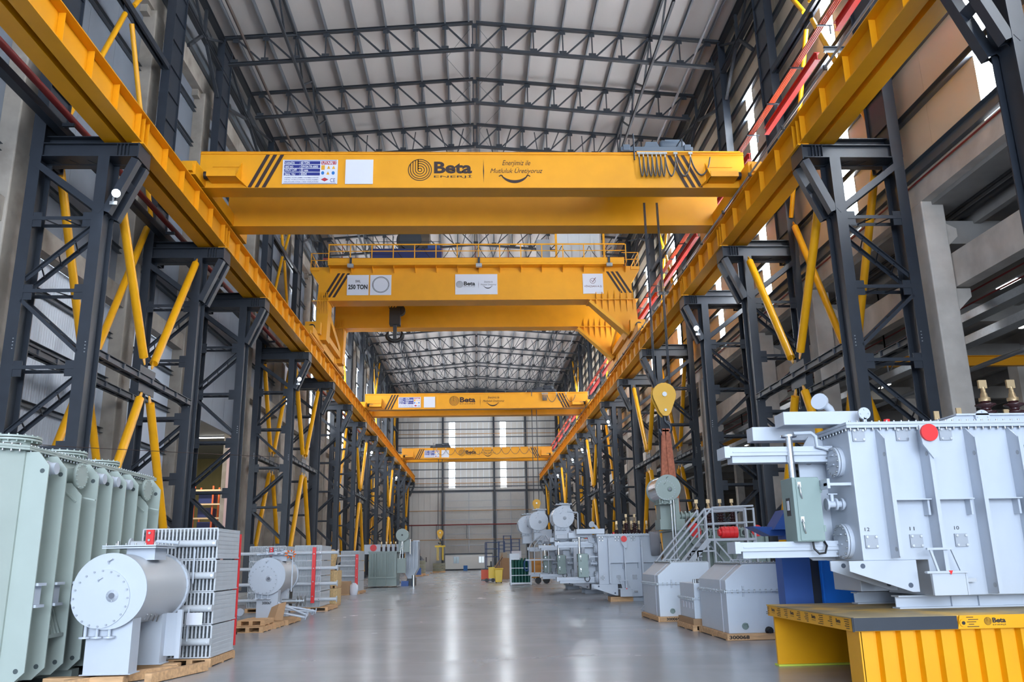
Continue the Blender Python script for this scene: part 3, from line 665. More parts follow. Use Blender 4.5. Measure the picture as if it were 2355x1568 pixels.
# ================================================================ overhead cranes
def box_girder(m, x0, x1, y, w, z0, z1, lip=.05):
    m.box(x0, x1, y, y + w, z0 + .012, z1 - .12); m.box(x0, x1, y - lip, y + w + lip, z0, z0 + .012); return m.box(x0, x1, y - lip, y + w + lip, z1 - .12, z1 - .09).box(x0, x1, y - .03, y + w + .03, z1 - .02, z1).box(x0, x1, y, y + w, z1 - .1, z1 - .02)
def stripes(m, x, y, z0, z1, sg, n=3, w=.16, gap=.3, lean=.72):
    for k in range(n):
        a = x + k*gap; m.add([(a, y, z0), (a + w, y, z0), (a + w + sg*lean, y, z1), (a + sg*lean, y, z1)], [(0, 1, 2, 3)])
def capacity_plate(t, x0, x1, z0, z1, y):
    W = x1-x0; H = z1-z0; X = lambda q: x0 + q*W; Z = lambda q: z1 - q*H
    m = M(); m.box(x0, x1, y, y + .03, z0, z1); f = y - .003
    def rect(a, b, c, d, mi): m.cur = mi; m.add([(X(a), f, Z(d)), (X(b), f, Z(d)), (X(b), f, Z(c)), (X(a), f, Z(c))], [(0, 1, 2, 3)]); m.cur = 0
    for k in range(4): rect(.03, .68, .06 + .155*k, .19 + .155*k, 1)
    rect(.70, .97, .06, .20, 2); rect(.70, .765, .23, .42, 3)
    for a, b in ((.02, .98),): 
        for c, d in ((.015, .03), (.97, .985)): rect(a, b, c, d, 1)
    m.cur = 3
    for cx, cz in ((.835, .32), (.925, .32), (.825, .56)): m.add([(X(cx - .03), f, Z(cz + .06)), (X(cx + .03), f, Z(cz + .06)), (X(cx), f, Z(cz - .08))], [(0, 1, 2)])
    m.cur = 4
    for cx in (.73, .92): m.add([(X(cx) + .055*H*math.cos(k*.5236)*1.1, f, Z(.55) + .075*H*math.sin(k*.5236)) for k in range(12)], [tuple(range(12))])
    m.cur = 2; m.add([(X(.70), f, Z(.82)), (X(.77), f, Z(.90)), (X(.84), f, Z(.82)), (X(.77), f, Z(.74))], [(0, 1, 2, 3)]); m.cur = 0
    p = m.obj('capacity_plate', [WHITE, BLUES, REDS, ORS, BLUE2], t)
    w = M(); g = y - .006
    for k, (a, b) in enumerate((('KAPASİTE', ': 60 TON'), ('SERİ NO', ': ÖFV24-TR-6002'), ('HALAT ÇAPI', ': 22 mm'), ('İMAL YILI', ': 2024'))):
        c, d = Z(.178 + .155*k), Z(.072 + .155*k); text(w, a, X(.045), X(.045 + .021*len(a)), c, d, g, bold=.03); text(w, b, X(.305), X(.305 + .0225*len(b)), c, d, g, bold=.03)
    text(w, 'UYARI !', X(.715), X(.955), Z(.185), Z(.075), g, bold=.03); w.obj('lettering', WHITE, p)
    k_ = M()
    for k, s in enumerate(('AŞIRI YÜKLEME YAPMAYINIZ', 'VİNÇ YÜKLÜYKEN YAKLAŞMA', 'HALATLARI AYDA 1 KEZ YAĞLAYINIZ')): text(k_, s, X(.04), X(.66), Z(.775 + .082*k), Z(.715 + .082*k), g, bold=.01)
    text(k_, 'CE', X(.87), X(.96), Z(.93), Z(.77), g); k_.obj('lettering', BLUES, p)
def trolley60(t, xc, y0, z, parts=True, mt=TROL):
    q = thing('crane_trolley', 'grey hoist trolley on top of ' + t, 'hoist trolley', (xc, y0 + 2.2, z), 'hoist trolleys')
    M().box(xc - 1.6, xc + 1.6, y0 - .1, y0 + 4.9, z, z + .22).box(xc - 1.5, xc - 1.2, y0 - .16, y0 + 5, z + .02, z + .3).box(xc + 1.2, xc + 1.5, y0 - .16, y0 + 5, z + .02, z + .3).obj('trolley_frame', mt, q, bevel=.02)
    M().prism([(xc - .55, y0 + .2, z + .22), (xc + .25, y0 + .2, z + .22), (xc + .1, y0 + .2, z + .62), (xc - .4, y0 + .2, z + .62)], (0, 1.0, 0)).obj('gearbox', mt, q, bevel=.02)
    for a in (0, .62): M().lathe((xc + .25, y0 + .45 + a, z + .50), (1, 0, 0), [(0, .2), (.08, .29), (1.0, .29), (1.12, .18)], 12).box(xc + .45, xc + 1.15, y0 + .2 + a, y0 + .7 + a, z + .2, z + .72).obj('hoist_motor', mt, q)
    M().tube((xc - .9, y0 + 2.2, z + .55), (xc + .9, y0 + 2.2, z + .55), .36, 18).obj('rope_drum', STEEL, q)
    M().tube((xc - 1.05, y0 - .25, z - .5), (xc - 1.05, y0 - .25, z + .75), .035, 8).obj('tow_arm', STEEL, q)
    M().bar((xc + 1.15, y0, z + .2), (xc + 1.15, y0, z + .65), .06, .06).bar((xc + 1.15, y0, z + .65), (xc + .85, y0 + .3, z + .25), .04, .04).obj('end_stop', STEEL, q)
    return q
def crane60(y, lab, xt, festoon, detail=True, dz=0):
    t = thing('overhead_crane', lab, 'overhead crane', (CX, y, 17.17), 'overhead cranes')
    z0, z1 = 17.17, 18.87; xa, xb = CX - 11.78, CX + 11.78
    box_girder(M(), xa, xb, y, .85, z0, z1).obj('front_girder', YEL, t)
    box_girder(M(), xa, xb, y + 4.2, .95, z0, z1).obj('rear_girder', YEL, t)
    for sg in (-1, 1):
        xc = CX + sg*11.78
        m = M().box(xc - .3, xc + .3, y - 1.3, y + 6.5, z0 + .02, z0 + .62).box(xc - .22, xc + .22, y - 1.5, y + 6.7, z0 + .1, z0 + .45); m.obj('end_carriage', YEL, t)
        for k in range(4): M().tube((xc - .09, y - .9 + k*2.0, z0 + .1), (xc + .09, y - .9 + k*2.0, z0 + .1), .24, 16).obj('wheel', STEEL, t)
        xi = xc - sg*.55
        m = M().tube((xi, y - .25, z0 + .47), (xi - sg*.34, y - .25, z0 + .47), .12, 12); m.obj('travel_motor', GALV, t)
        M().tube((xi + sg*.34, y - .25, z0 + .47), (xi, y - .25, z0 + .47), .17, 12).obj('motor_gearbox', BLACK, t)
        # platform box with sloping end
        a, b = sorted((xc - sg*.55, xc - sg*1.75)); s2 = sg
        m = M().box(a, b, y - .75, y - .02, z0 + .22, z0 + .27).box(a, b, y - .77, y - .74, z0 + .2, z0 + .45)
        e = b if sg < 0 else a
        m.prism([(e, y - .75, z0 + .22), (e, y - .02, z0 + .22), (e, y - .02, z0 + 1.2)], (.03, 0, 0)); m.prism([(e, y - .75, z0 + .22), (e, y - .02, z0 + .22), (e - sg*.34, y - .02, z0 + .01)], (0, 0, .03))
        m.box(a, b, y - .03, y - .01, z0 + .98, z0 + 1.0).box(a, b, y - .03, y - .01, z0 + .68, z0 + .7)
        m.obj('inspection_platform', YEL, t)
        f = M()
        stripes(f, CX + (-9.72 if sg < 0 else 9.1), y - .02 - .001, z0 + .03, z1 - .14, 1 if sg < 0 else -1) if sg < 0 else stripes(f, CX + 9.10 + .0, y - .021, z0 + .03, z1 - .14, -1)
        f.obj('warning_stripe', BLK, t)
    capacity_plate(t, CX - 8.27, CX - 5.93, z0 + .18, z0 + 1.31, y - .05)
    M().box(CX - 5.60, CX - 4.42, y - .05, y - .02, z0 + .18, z0 + 1.32).obj('blank_plate', WHITE, t)
    m = M(); slogan(m, CX - 2.92, CX + 2.92, z0 + .24, z0 + 1.36, y - .012); m.obj('lettering', BLK, t)
    # cable festoon on the front girder
    n = len(festoon); m = M(); r = .026 if detail else .035
    for (a, b, d) in festoon:
        for o_ in ((-.03, 0, .03) if detail else (0,)):
            pts = [(a + (b-a)*k/12, y - .22 + o_, z1 - .34 - (d + abs(o_))*math.sin(math.pi*k/12)**.7) for k in range(13)]; m.path(pts, r, 5)
    m.obj('festoon_cable', mat('cable_grey', (.10, .09, .08), .6), t)
    M().box(min(f[0] for f in festoon) - .1, xb - .2, y - .26, y - .2, z1 - .12, z1 - .06).obj('festoon_rail', YEL, t)
    for (a, b, d) in festoon: M().box(a - .09, a + .09, y - .27, y - .17, z1 - .2, z1 - .1).bar((a, y - .22, z1 - .36), (a, y - .22, z1 - .2), .05, .04).obj('cable_carrier', GALV, t)
    return t
FEST1 = [(7.16 + .19*k, 7.35 + .19*k, .86) for k in range(6)] + [(8.30, 8.76, .86), (8.76, 9.42, .86), (9.42, 10.28, .82)]
FEST3 = [(7.0 + .12*k, 7.12 + .12*k, .6) for k in range(4)] + [(7.5 + 1.0*k, 8.5 + 1.0*k, .75) for k in range(3)]
FEST4 = [(-6.3 + 1.45*k, -4.85 + 1.45*k, .8) for k in range(11)]
crane60(33.0, 'yellow double girder overhead crane highest in view with cables bunched by its end', 8, FEST1)
crane60(86.9, 'yellow overhead crane beyond the big 250 ton crane', 6, FEST3, False)
crane60(131.0, 'small far yellow overhead crane across the gable windows', -5, FEST4, False)
trolley60('the crane over the camera side', 8.0, 33.0, 18.89)
trolley60('the crane behind the 250 ton crane', 6.9, 86.9, 18.89, mt=STEEL)
trolley60('the far crane at the gable', -5.7, 131.0, 18.89, mt=STEEL)
def hook_block(x, y, z, zt_, lab, s=1.0, ropes=True):
    t = thing('hook_block', lab, 'hook block', (x, y, z), 'hook blocks')
    m = M(); prof = [(x + .50*s*math.cos(R(a)), z + .50*s*math.sin(R(a))) for a in range(-20, 201, 20)] + [(x - .24*s, z - .75*s), (x - .1*s, z - .92*s), (x + .1*s, z - .92*s), (x + .24*s, z - .75*s)]
    for dy in (-.22*s, .17*s): m.prism([(a, y + dy, b) for a, b in prof], (0, .05*s, 0))
    m.obj('side_plate', mat('hook_yellow', (.78, .42, .03), .45), t)
    M().tube((x, y - .15*s, z), (x, y + .15*s, z), .44*s, 20).obj('sheave', STEEL, t); M().tube((x, y - .28*s, z), (x, y + .28*s, z), .1*s, 12).bolts([(x, y - .24*s, z - .68*s)], (0, -1, 0), .06*s, .05).obj('axle', GALV, t)
    pts = [(x, y, z - .85*s), (x, y, z - 1.1*s)] + [(x + .24*s*math.cos(R(a)) - .02, y, z - 1.42*s + .26*s*math.sin(R(a))) for a in range(70, -200, -27)]
    M().path(pts, .085*s, 10).obj('hook', STEEL, t)
    for dx in (-.36, -.30, .28, .34): M().tube((x + dx*s, y, z), (x + dx*s*.9, y, zt_), .025*s, 6, cap=False).obj('wire_rope', STEEL, t)
    return t
hook_block(7.95, 34.6, 8.35, 17.2, 'orange yellow hook block hanging on wire ropes with brown slings on its hook')
for k, dx in enumerate((-.30, -.10, .10, .28)):
    m = M(); a = (7.95 + dx*.3, 34.50 + .05*(k % 2), 6.85); b = (7.95 + dx*1.25, 34.5 + .1*(k % 2), 3.0)
    m.bar(a, b, .17, .06, up=(0, 1, 0)); m.bar((a[0], a[1] + .14, a[2]), (b[0], b[1] + .14, b[2]), .17, .05, up=(0, 1, 0)); m.box(a[0] - .08, a[0] + .08, a[1] - .03, a[1] + .17, 6.78, 6.9)
    tag(m.obj('lifting_sling', COPPER), 'reddish brown webbing sling on the front hook block, %s strand from the column brace' % nth(3 - k), 'sling', 'brown slings')
hook_block(6.25, 89.2, 7.4, 19.0, 'small orange hook block hanging beside the round oil conservators', .85)
hook_block(-5.75, 131.9, 5.9, 19.0, 'far orange hook block carrying a yellow lifting beam', 1.0)
t = thing('lifting_beam', 'yellow spreader beam with four hanging legs near the gable', 'lifting beam', (-5.75, 131.9, 1.8))
M().box(-6.55, -4.95, 131.8, 132.0, 3.75, 4.0).box(-5.8, -5.7, 131.85, 131.95, 4.0, 4.5).obj('spreader', YELB, t)
for x in (-6.2, -6.0, -5.4, -5.25): M().bar((x, 131.9, 1.8), (x, 131.9, 3.75), .1, .1).obj('sling_leg', YELB, t)
# ---- the 250 ton crane
Y2 = 59.0
t = thing('overhead_crane', 'big yellow 250 ton crane with railed walkway and hanging legs', 'overhead crane', (CX, Y2, 17), 'overhead cranes')
z0, z1 = 20.38, 22.98; xa, xb = CX - 11.65, CX + 11.65
M().box(xa, xb, Y2, Y2 + 1.35, z0, z1).box(xa, xb, Y2 - .05, Y2 + 1.4, z0 - .03, z0).obj('front_girder', YEL, t)
M().box(xa, xb, Y2 + 7.45, Y2 + 8.6, z0, z1).box(xa, xb, Y2 + 7.4, Y2 + 8.65, z0 - .03, z0).obj('rear_girder', YEL, t)
m = M().box(CX - 10.9, CX + 11.05, Y2 - .75, Y2 + .02, z1 + .12, z1 + .17).box(CX - 10.9, CX + 11.05, Y2 - .77, Y2 - .74, z1 + .05, z1 + .42).box(CX - 10.9, CX + 11.05, Y2 - .74, Y2, z1 - .1, z1 + .12); m.obj('walkway', YEL, t)
pxs = [-10.85 + 1.575*k for k in range(15)]
for x in pxs:
    M().prism([(CX + x, Y2 - .76, z1 + .12), (CX + x, Y2 - .02, z1 + .12), (CX + x, Y2 - .02, z1 - .5)], (.03, 0, 0)).obj('walkway_bracket', YEL, t)
    M().bar((CX + x, Y2 - .72, z1 + .1), (CX + x, Y2 - .72, z1 + 1.5), .07, .05).obj('rail_post', YEL, t)
M().tube((CX - 10.9, Y2 - .72, z1 + 1.5), (CX + 11.15, Y2 - .72, z1 + 1.5), .06, 8).obj('hand_rail', YEL, t); M().tube((CX - 10.9, Y2 - .72, z1 + .98), (CX + 11.15, Y2 - .72, z1 + .98), .035, 8).obj('knee_rail', YEL, t)
for sg in (-1, 1):
    M().box(*sorted((CX + sg*11.65, CX + sg*12.3)), Y2 - .1, Y2 + 9, z1 - .3, z1 - .05).prism([(CX + sg*11.65, Y2, z1 - .3), (CX + sg*12.3, Y2, z1 - .3), (CX + sg*11.65, Y2, z1 - 1.3)], (0, .04, 0)).obj('side_platform', YEL, t)
    m = M()
    for y in [Y2 - .1 + 1.5*k for k in range(7)]: m.bar((CX + sg*12.25, y, z1 - .05), (CX + sg*12.25, y, z1 + 1.05), .05, .05)
    for z in (z1 + 1.05, z1 + .5): m.tube((CX + sg*12.25, Y2 - .1, z), (CX + sg*12.25, Y2 + 9, z), .03, 6).tube((CX + sg*12.25, Y2 - .1, z), (CX + sg*11.0, Y2 - .1, z), .03, 6)
    m.bar((CX + sg*11.7, Y2 - .1, z1 - .05), (CX + sg*12.25, Y2 - .1, z1 + 1.0), .03, .03).obj('side_rail', YEL, t)
    # hanging leg frames down to the bogies
    for y, w, nm in ((Y2, 1.35, 'f'), (Y2 + 7.45, 1.15, 'r')):
        xo = CX + sg*11.72
        M().prism([(CX + sg*8.4, y + .02, z0), (xo + sg*.15, y + .02, z0), (xo + sg*.3, y + .02, 18.2), (CX + sg*11.1, y + .02, 17.5), (CX + sg*10.9, y + .02, 17.9)] if sg > 0 else [(CX - 11.75, y + .02, z0), (CX - 10.85, y + .02, z0), (CX - 10.95, y + .02, 17.4), (CX - 11.7, y + .02, 17.4)], (0, w - .04, 0)).obj('leg_plate', YEL, t)
        M().bar((CX + sg*(8.35 if sg > 0 else 10.75), y + w/2, z0 - .05), (xo + sg*.35, y + w/2, z0 - .05), w + .3, .07).obj('leg_flange', YEL, t)
        m = M()
        for k in range(7):
            if sg < 0: x = CX - 10.95 - .12*k
            else: x = CX + 8.9 + .46*k
            m.prism([(x, y - .16, z0 - .08), (x, y + .01, z0 - .08), (x, y + .01, z0 - 1.0)], (.05, 0, 0)).prism([(x, y - .16, z0), (x, y + .01, z0), (x, y + .01, z0 + .72)], (.05, 0, 0))
        m.obj('web_rib', YEL, t)
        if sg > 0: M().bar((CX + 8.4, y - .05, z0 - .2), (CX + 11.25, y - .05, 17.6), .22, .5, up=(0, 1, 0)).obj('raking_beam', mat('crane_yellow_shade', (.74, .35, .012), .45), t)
    M().box(*sorted((CX + sg*11.45, CX + sg*12.1)), Y2 - .6, Y2 + 9.6, 17.15, 18.1).obj('end_carriage', YEL, t)
    m = M().box(*sorted((CX + sg*11.4, CX + sg*12.15)), Y2 - 2.6, Y2 + 1.9, 17.2, 17.75).box(*sorted((CX + sg*11.5, CX + sg*12.05)), Y2 - 3.0, Y2 + 2.3, 17.05, 17.35); m.obj('bogie', YEL, t)
    M().box(*sorted((CX + sg*11.4, CX + sg*12.15)), Y2 + 6.6, Y2 + 11.6, 17.2, 17.75).obj('bogie', YEL, t)
    m = M().box(*sorted((CX + sg*11.2, CX + sg*12.3)), Y2 - 1.0, Y2 - .5, 17.6, 18.5); m.obj('buffer_box', YEL, t)
    M().tube((CX + sg*11.8, Y2 - 1.12, 18.05), (CX + sg*11.8, Y2 - .98, 18.05), .24, 14).obj('buffer', BLACK, t)
    M().bar((CX + sg*11.3, Y2 + .6, 20.2), (CX + sg*11.3, Y2 + 7.6, 18.3), .4, .5).bar((CX + sg*11.3, Y2 + 1, 18.0), (CX + sg*11.3, Y2 + 8, 18.0), .4, .45).obj('leg_tie', YEL, t)
    for k in range(6): M().tube((CX + sg*11.72, Y2 - 2.5 + k*.9 + (6.2 if k > 2 else 0), 17.24), (CX + sg*11.86, Y2 - 2.5 + k*.9 + (6.2 if k > 2 else 0), 17.24), .25, 14).obj('wheel', STEEL, t)
f = M(); stripes(f, CX - 11.32, Y2 - .006, 20.62, 22.5, 1, 3, .2, .35, 1.05); f.obj('warning_stripe', BLK, t)
f = M(); stripes(f, CX + 10.75, Y2 - .006, 20.85, 22.55, -1, 3, .2, .35, 1.0); f.obj('warning_stripe', BLK, t)
F = Y2 - .03
p = M().box(CX - 9.56, CX - 7.97, F, Y2, 20.78, 22.35).obj('load_plate', WHITE, t)
m = M(); text(m, 'SWL', CX - 8.95, CX - 8.58, 21.76, 21.95, F - .006, bold=.02); text(m, '250 TON', CX - 9.47, CX - 8.05, 21.23, 21.6, F - .006, bold=.04); m.obj('lettering', BLACK, p)
p = M().box(CX - 7.86, CX - 6.3, F, Y2, 20.78, 22.34).obj('round_mark_plate', WHITE, t)
m = M()
for r in (.62, .56): ribbon(m, arc(CX - 7.08, 21.58, r, 0, 360, 48), .03, F - .006)
m.obj('ring_mark', BLACK, p)
p = M().box(CX - 1.57, CX + 1.57, F, Y2, 20.79, 22.37).obj('company_plate', WHITE, t)
m = M(); slogan(m, CX - 1.5, CX + 1.5, 21.23, 21.86, F - .006); m.obj('lettering', BLACK, p)
p = M().box(CX + 7.97, CX + 9.5, F, Y2, 20.8, 22.37).obj('maker_plate', WHITE, t)
m = M(); ribbon(m, arc(CX + 8.72, 21.8, .2, 0, 360, 32), .03, F - .006); text(m, 'VİNÇSAN A.Ş.', CX + 8.06, CX + 9.42, 21.28, 21.48, F - .006, bold=.01)
text(m, 'www.vinçsan.com', CX + 8.98, CX + 9.44, 20.86, 20.92, F - .006); ribbon(m, [(CX + 8.62, 21.85), (CX + 8.7, 21.7), (CX + 8.95, 22.05)], .05, F - .007); m.obj('lettering', mat('maker_print', (.12, .02, .02), .5), p)
for x in (-10.0 + .78 + .0, 0.2, 9.9):
    m = M().bar((CX + x, Y2 - .8, z1 - .1), (CX + x, Y2 - .8, z1 + .45), .16, .1); m.obj('lamp_bracket', STEEL, t); M().box(CX + x - .22, CX + x + .22, Y2 - .98, Y2 - .7, z1 - .32, z1 - .08).obj('work_lamp', GALV, t)
m = M()
for k in range(8): m.path([(CX - 6 + 1.95*k*1.06 + 2.06*j/8, Y2 - .7, z1 + 1.35 - 1.15*math.sin(math.pi*j/8)**.8) for j in range(9)], .025, 5)
m.obj('festoon_cable', BLACK, t)
tt = thing('crane_trolley', 'navy hoist trolley with rope drum on the 250 ton crane', 'hoist trolley', (CX - 5.2, Y2 + 3, z1), 'hoist trolleys')
M().box(CX - 7.9, CX - 2.6, Y2 + .1, Y2 + 8.4, z1 + .45, z1 + 1.5).obj('trolley_frame', NAVY, tt)
M().tube((CX - 6.0, Y2 + 2.6, z1 + 2.7), (CX - 3.6, Y2 + 2.6, z1 + 2.7), 1.15, 24).obj('rope_drum', mat('drum_brown', (.10, .075, .055), .7), tt)
M().tube((CX - 5.05, Y2 + 1.3, z1 + 2.75), (CX - 5.05, Y2 + 1.6, z1 + 2.75), .85, 24).tube((CX - 5.05, Y2 + 1.6, z1 + 2.75), (CX - 5.05, Y2 + 3.4, z1 + 2.75), 1.1, 24).obj('drum_flange', STEELT, tt)
M().box(CX - 3.7, CX - 2.8, Y2 + 1.2, Y2 + 2.4, z1 + 1.5, z1 + 2.3).obj('hoist_motor', mat('motor_blue', (.02, .06, .2), .4), tt)
m = M()
for x in (-7.8, -7.0, -6.3, -2.7): m.bar((CX + x, Y2 + .5, z1 + 1.5), (CX + x, Y2 + .5, z1 + 3.0), .05, .05)
for z in (z1 + 2.2, z1 + 2.95): m.tube((CX - 7.8, Y2 + .5, z), (CX - 2.7, Y2 + .5, z), .025, 6)
m.obj('guard_rail', STEELT, tt)
tt = thing('control_cabinet', 'large white switchgear cabin on the walkway of the 250 ton crane', 'cabinet', (CX + 7.7, Y2 + .5, z1 + .4))
for k in range(4): M().box(CX + 6.15 + .85*k, CX + 6.99 + .85*k, Y2 + .1, Y2 + 1.0, z1 + .42, z1 + 3.0).obj('door', mat('cabin_white', (.52, .54, .56), .5), tt)
M().bar((CX + 6.05, Y2 - .1, z1), (CX + 6.05, Y2 - .1, z1 + 3.2), .16, .1).bar((CX + 9.68, Y2 - .1, z1), (CX + 9.68, Y2 - .1, z1 + 3.2), .16, .1).obj('cabinet_frame', YEL, tt)
tag(M().box(CX + 4.6, CX + 5.6, Y2 + .1, Y2 + .7, z1 + .5, z1 + 2.2).obj('resistor_box', PIPEG), 'small grey box beside the white cabin on the 250 ton crane', 'box')
tt = thing('hook_block', 'black crane hook block with red striped top under the 250 ton crane', 'hook block', (CX - 6.35, Y2 + 3.4, 17.2), 'hook blocks')
hx, hy = CX - 6.42, Y2 + 4.4
m = M().prism([(hx - .62, hy - .4, 21.9), (hx + .62, hy - .4, 21.9), (hx + .45, hy - .4, 21.0), (hx - .45, hy - .4, 21.0)], (0, .8, 0)).box(hx - .42, hx + .42, hy - .4, hy + .4, 19.7, 21.0).tube((hx + .38, hy - .25, 20.9), (hx + .38, hy + .25, 20.9), .42, 16); m.obj('block_body', BLACK, tt)
m = M().box(hx - .14, hx + .14, hy - .14, hy + .14, 18.5, 19.8); m.obj('shank', STEELT, tt)
m = M()
for k in range(3): m.add([(hx - .45 + .22*k, hy - .41, 21.05), (hx - .34 + .22*k, hy - .41, 21.05), (hx - .10 + .22*k, hy - .41, 21.45), (hx - .21 + .22*k, hy - .41, 21.45)], [(0, 1, 2, 3)])
m.obj('warning_stripe', ORS, tt)
for s in (-1, 1):
    n_ = 9; vs = []
    M().path([(hx, hy, 18.42)] + [(hx + s*.60*math.sin(R(a)), hy, 18.88 - .46*math.cos(R(a))) for a in range(12, 97, 12)], .17, 10).tube((hx + s*.60*math.sin(R(96)), hy, 18.88 - .46*math.cos(R(96))), (hx + s*.50, hy, 19.2), .15, 10, r2=.04).obj('hook', BLACK, tt)
for dx in (-.35, -.15, .15, .35): M().tube((hx + dx, hy, 21.0), (hx + dx, hy, z1 + .5), .03, 6, cap=False).obj('wire_rope', STEELT, tt)
# ================================================================ equipment along the concrete wall
def pallet(x0, x1, y0, y1, lab, h=.14, z=0, name='pallet', group=None, along='x', mark=None):
    t = thing(name, lab, 'pallet', ((x0+x1)/2, (y0+y1)/2, z), group)
    n = max(3, round((y1-y0)/.24))
    for k in range(n):
        a = y0 + (y1-y0)*k/n; M().box(x0, x1, a + .01, a + (y1-y0)/n - .03, z + h - .022, z + h).obj('deck_board', WOOD, t)
    for k in range(3):
        a = x0 + (x1-x0-.1)*k/2; M().box(a, a + .1, y0, y1, z + .02, z + h - .022).obj('stringer', WOOD, t)
    for k in range(3):
        a = y0 + (y1-y0-.1)*k/2; M().box(x0, x1, a, a + .1, z, z + .02).obj('base_board', WOOD, t)
    if mark:
        b = M().box(x0, x1, y0 - .03, y0 - .001, z + .01, z + h).obj('front_board', WOOD, t)
        f = M(); text(f, mark, x0 + .04, x0 + .04 + .42, z + .03, z + h - .03, y0 - .036, bold=.03); f.obj('lettering', BLACK, b)
    return t
# ---- big pale green tank
t = thing('transformer_tank', 'huge pale green transformer tank with tall side plates and three flanged turrets', 'transformer tank', (-7.7, 15, 0))
yf, yb, zt0 = 12.25, 17.8, 3.40
poly = [(-6.68, 12.62), (-6.68, yb - .3), (-6.95, yb), (-9.2, yb), (-9.2, 12.25), (-7.0, 12.25)]
M().prism([(x, y, .12) for x, y in poly], (0, 0, zt0 - .12)).obj('tank_wall', GREENL, t, bevel=.015)
fl = [(-6.60, 12.58), (-6.60, yb - .2), (-6.9, yb + .1), (-9.3, yb + .1), (-9.3, 12.15), (-6.98, 12.15)]
m = M().prism([(x, y, zt0) for x, y in fl], (0, 0, .03)).prism([(x, y, zt0 + .035) for x, y in fl], (0, 0, .03)); m.obj('top_flange', GREENL, t)
m = M(); pts = [(-6.64, 12.7 + .105*k, zt0 + .065) for k in range(47)] + [(-7.1 - .11*k, 12.2, zt0 + .065) for k in range(12)] + [(-6.7 - .08*k, 12.5 - .08*k, zt0 + .065) for k in range(4)]
m.bolts(pts, (0, 0, 1), .017, .022).bolts([(x, y, zt0) for x, y, z in pts], (0, 0, -1), .02, .03); m.obj('bolt', GALV, t)
PL = [(12.66, 0), (13.22, 0), (13.78, 1), (14.34, 0), (14.9, 0), (15.46, 0), (16.02, 0), (16.58, 1), (17.14, 0)]
for y, short in PL:
    zt1 = 3.02 if short else zt0 - .02
    M().prism([(-6.68, y, .14), (-6.5, y, .14), (-6.33, y, .30), (-6.33, y, zt1 - .2), (-6.5, y, zt1), (-6.68, y, zt1)], (0, .022, 0)).obj('side_plate', GREENL, t)
    m = M()
    if not short: m.tube((-6.42, y - .003, zt1 - .28), (-6.42, y + .026, zt1 - .28), .035, 12)
    m.tube((-6.45, y - .003, .32), (-6.45, y + .026, .32), .035, 12)
    m.obj('lifting_hole', mat('hole_dark', (.06, .08, .085), .6), t)
for k, (y, short) in enumerate(PL[:-1]):
    if not short and not PL[k+1][1]:
        m = M().lathe((-6.68, y + .28, 3.16), (1, 0, 0), [(0, .07), (.14, .07), (.14, .12), (.19, .12), (.19, .09), (.33, .09)], 12); m.circ_bolts((-6.49, y + .28, 3.16), (1, 0, 0), .105, 6, .014, .03); m.obj('valve', GREYT, t)
    m = M().box(-6.68, -6.36, y + .06, y + .26, 1.2, 1.46).box(-6.68, -6.30, y + .04, y + .28, 1.16, 1.20).box(-6.68, -6.30, y + .04, y + .28, 1.46, 1.50); m.obj('clamp', GREYT, t)
for y in (13.9, 16.7):
    m = M().lathe((-6.68, y, 3.14), (1, 0, 0), [(0, .13), (.22, .13), (.22, .21), (.27, .21)], 20).circ_bolts((-6.41, y, 3.14), (1, 0, 0), .185, 14, .012, .02); m.obj('flange_port', GREENL, t)
    m = M().bar((-6.66, y - .1, 2.95), (-6.4, y - .12, 2.72), .05, .02).bar((-6.66, y + .05, 2.86), (-6.2, y + .1, 2.76), .05, .02); m.obj('port_stay', GREENL, t)
m = M()
for k in range(4): m.prism([(-6.68, 13.36 + .1*k, .75), (-6.68, 13.36 + .1*k, 1.18), (-6.55, 13.36 + .1*k, 1.18), (-6.38, 13.36 + .1*k, .75)], (0, .02, 0))
m.box(-6.68, -6.36, 13.3, 13.74, .70, .75).box(-6.68, -6.5, 13.3, 13.74, 1.18, 1.21); m.obj('jacking_bracket', GREENL, t)
for i, (x, y) in enumerate(((-7.55, 13.85), (-7.66, 15.75), (-7.70, 17.3))):
    m = M().tube((x, y, zt0), (x, y, zt0 + .30), .33, 28).tube((x, y, zt0 + .30), (x, y, zt0 + .33), .42, 28).tube((x, y, zt0 + .345), (x, y, zt0 + .375), .42, 28).circ_bolts((x, y, zt0 + .375), (0, 0, 1), .385, 20, .015, .022).circ_bolts((x, y, zt0 + .30), (0, 0, -1), .385, 20, .015, .03)
    m.obj('turret', GREENL, t); M().tube((x - .38, y - .25, zt0 + .36), (x - .30, y - .35, zt0 + .40), .055, 10).obj('vent_valve', GREENL, t)
for y in (12.9, 14.6, 16.4): M().box(-9, -6.55, y, y + .25, 0, .12).obj('skid', GREENL, t)
M().path([(-8.2, 12.6, 3.7), (-7.5, 13.2, 3.62), (-6.9, 14.5, 3.70), (-5.2, 17.4, 3.9), (-4.6, 20, 4.15)], .006, 5).obj('stray_wire', BLK, t)
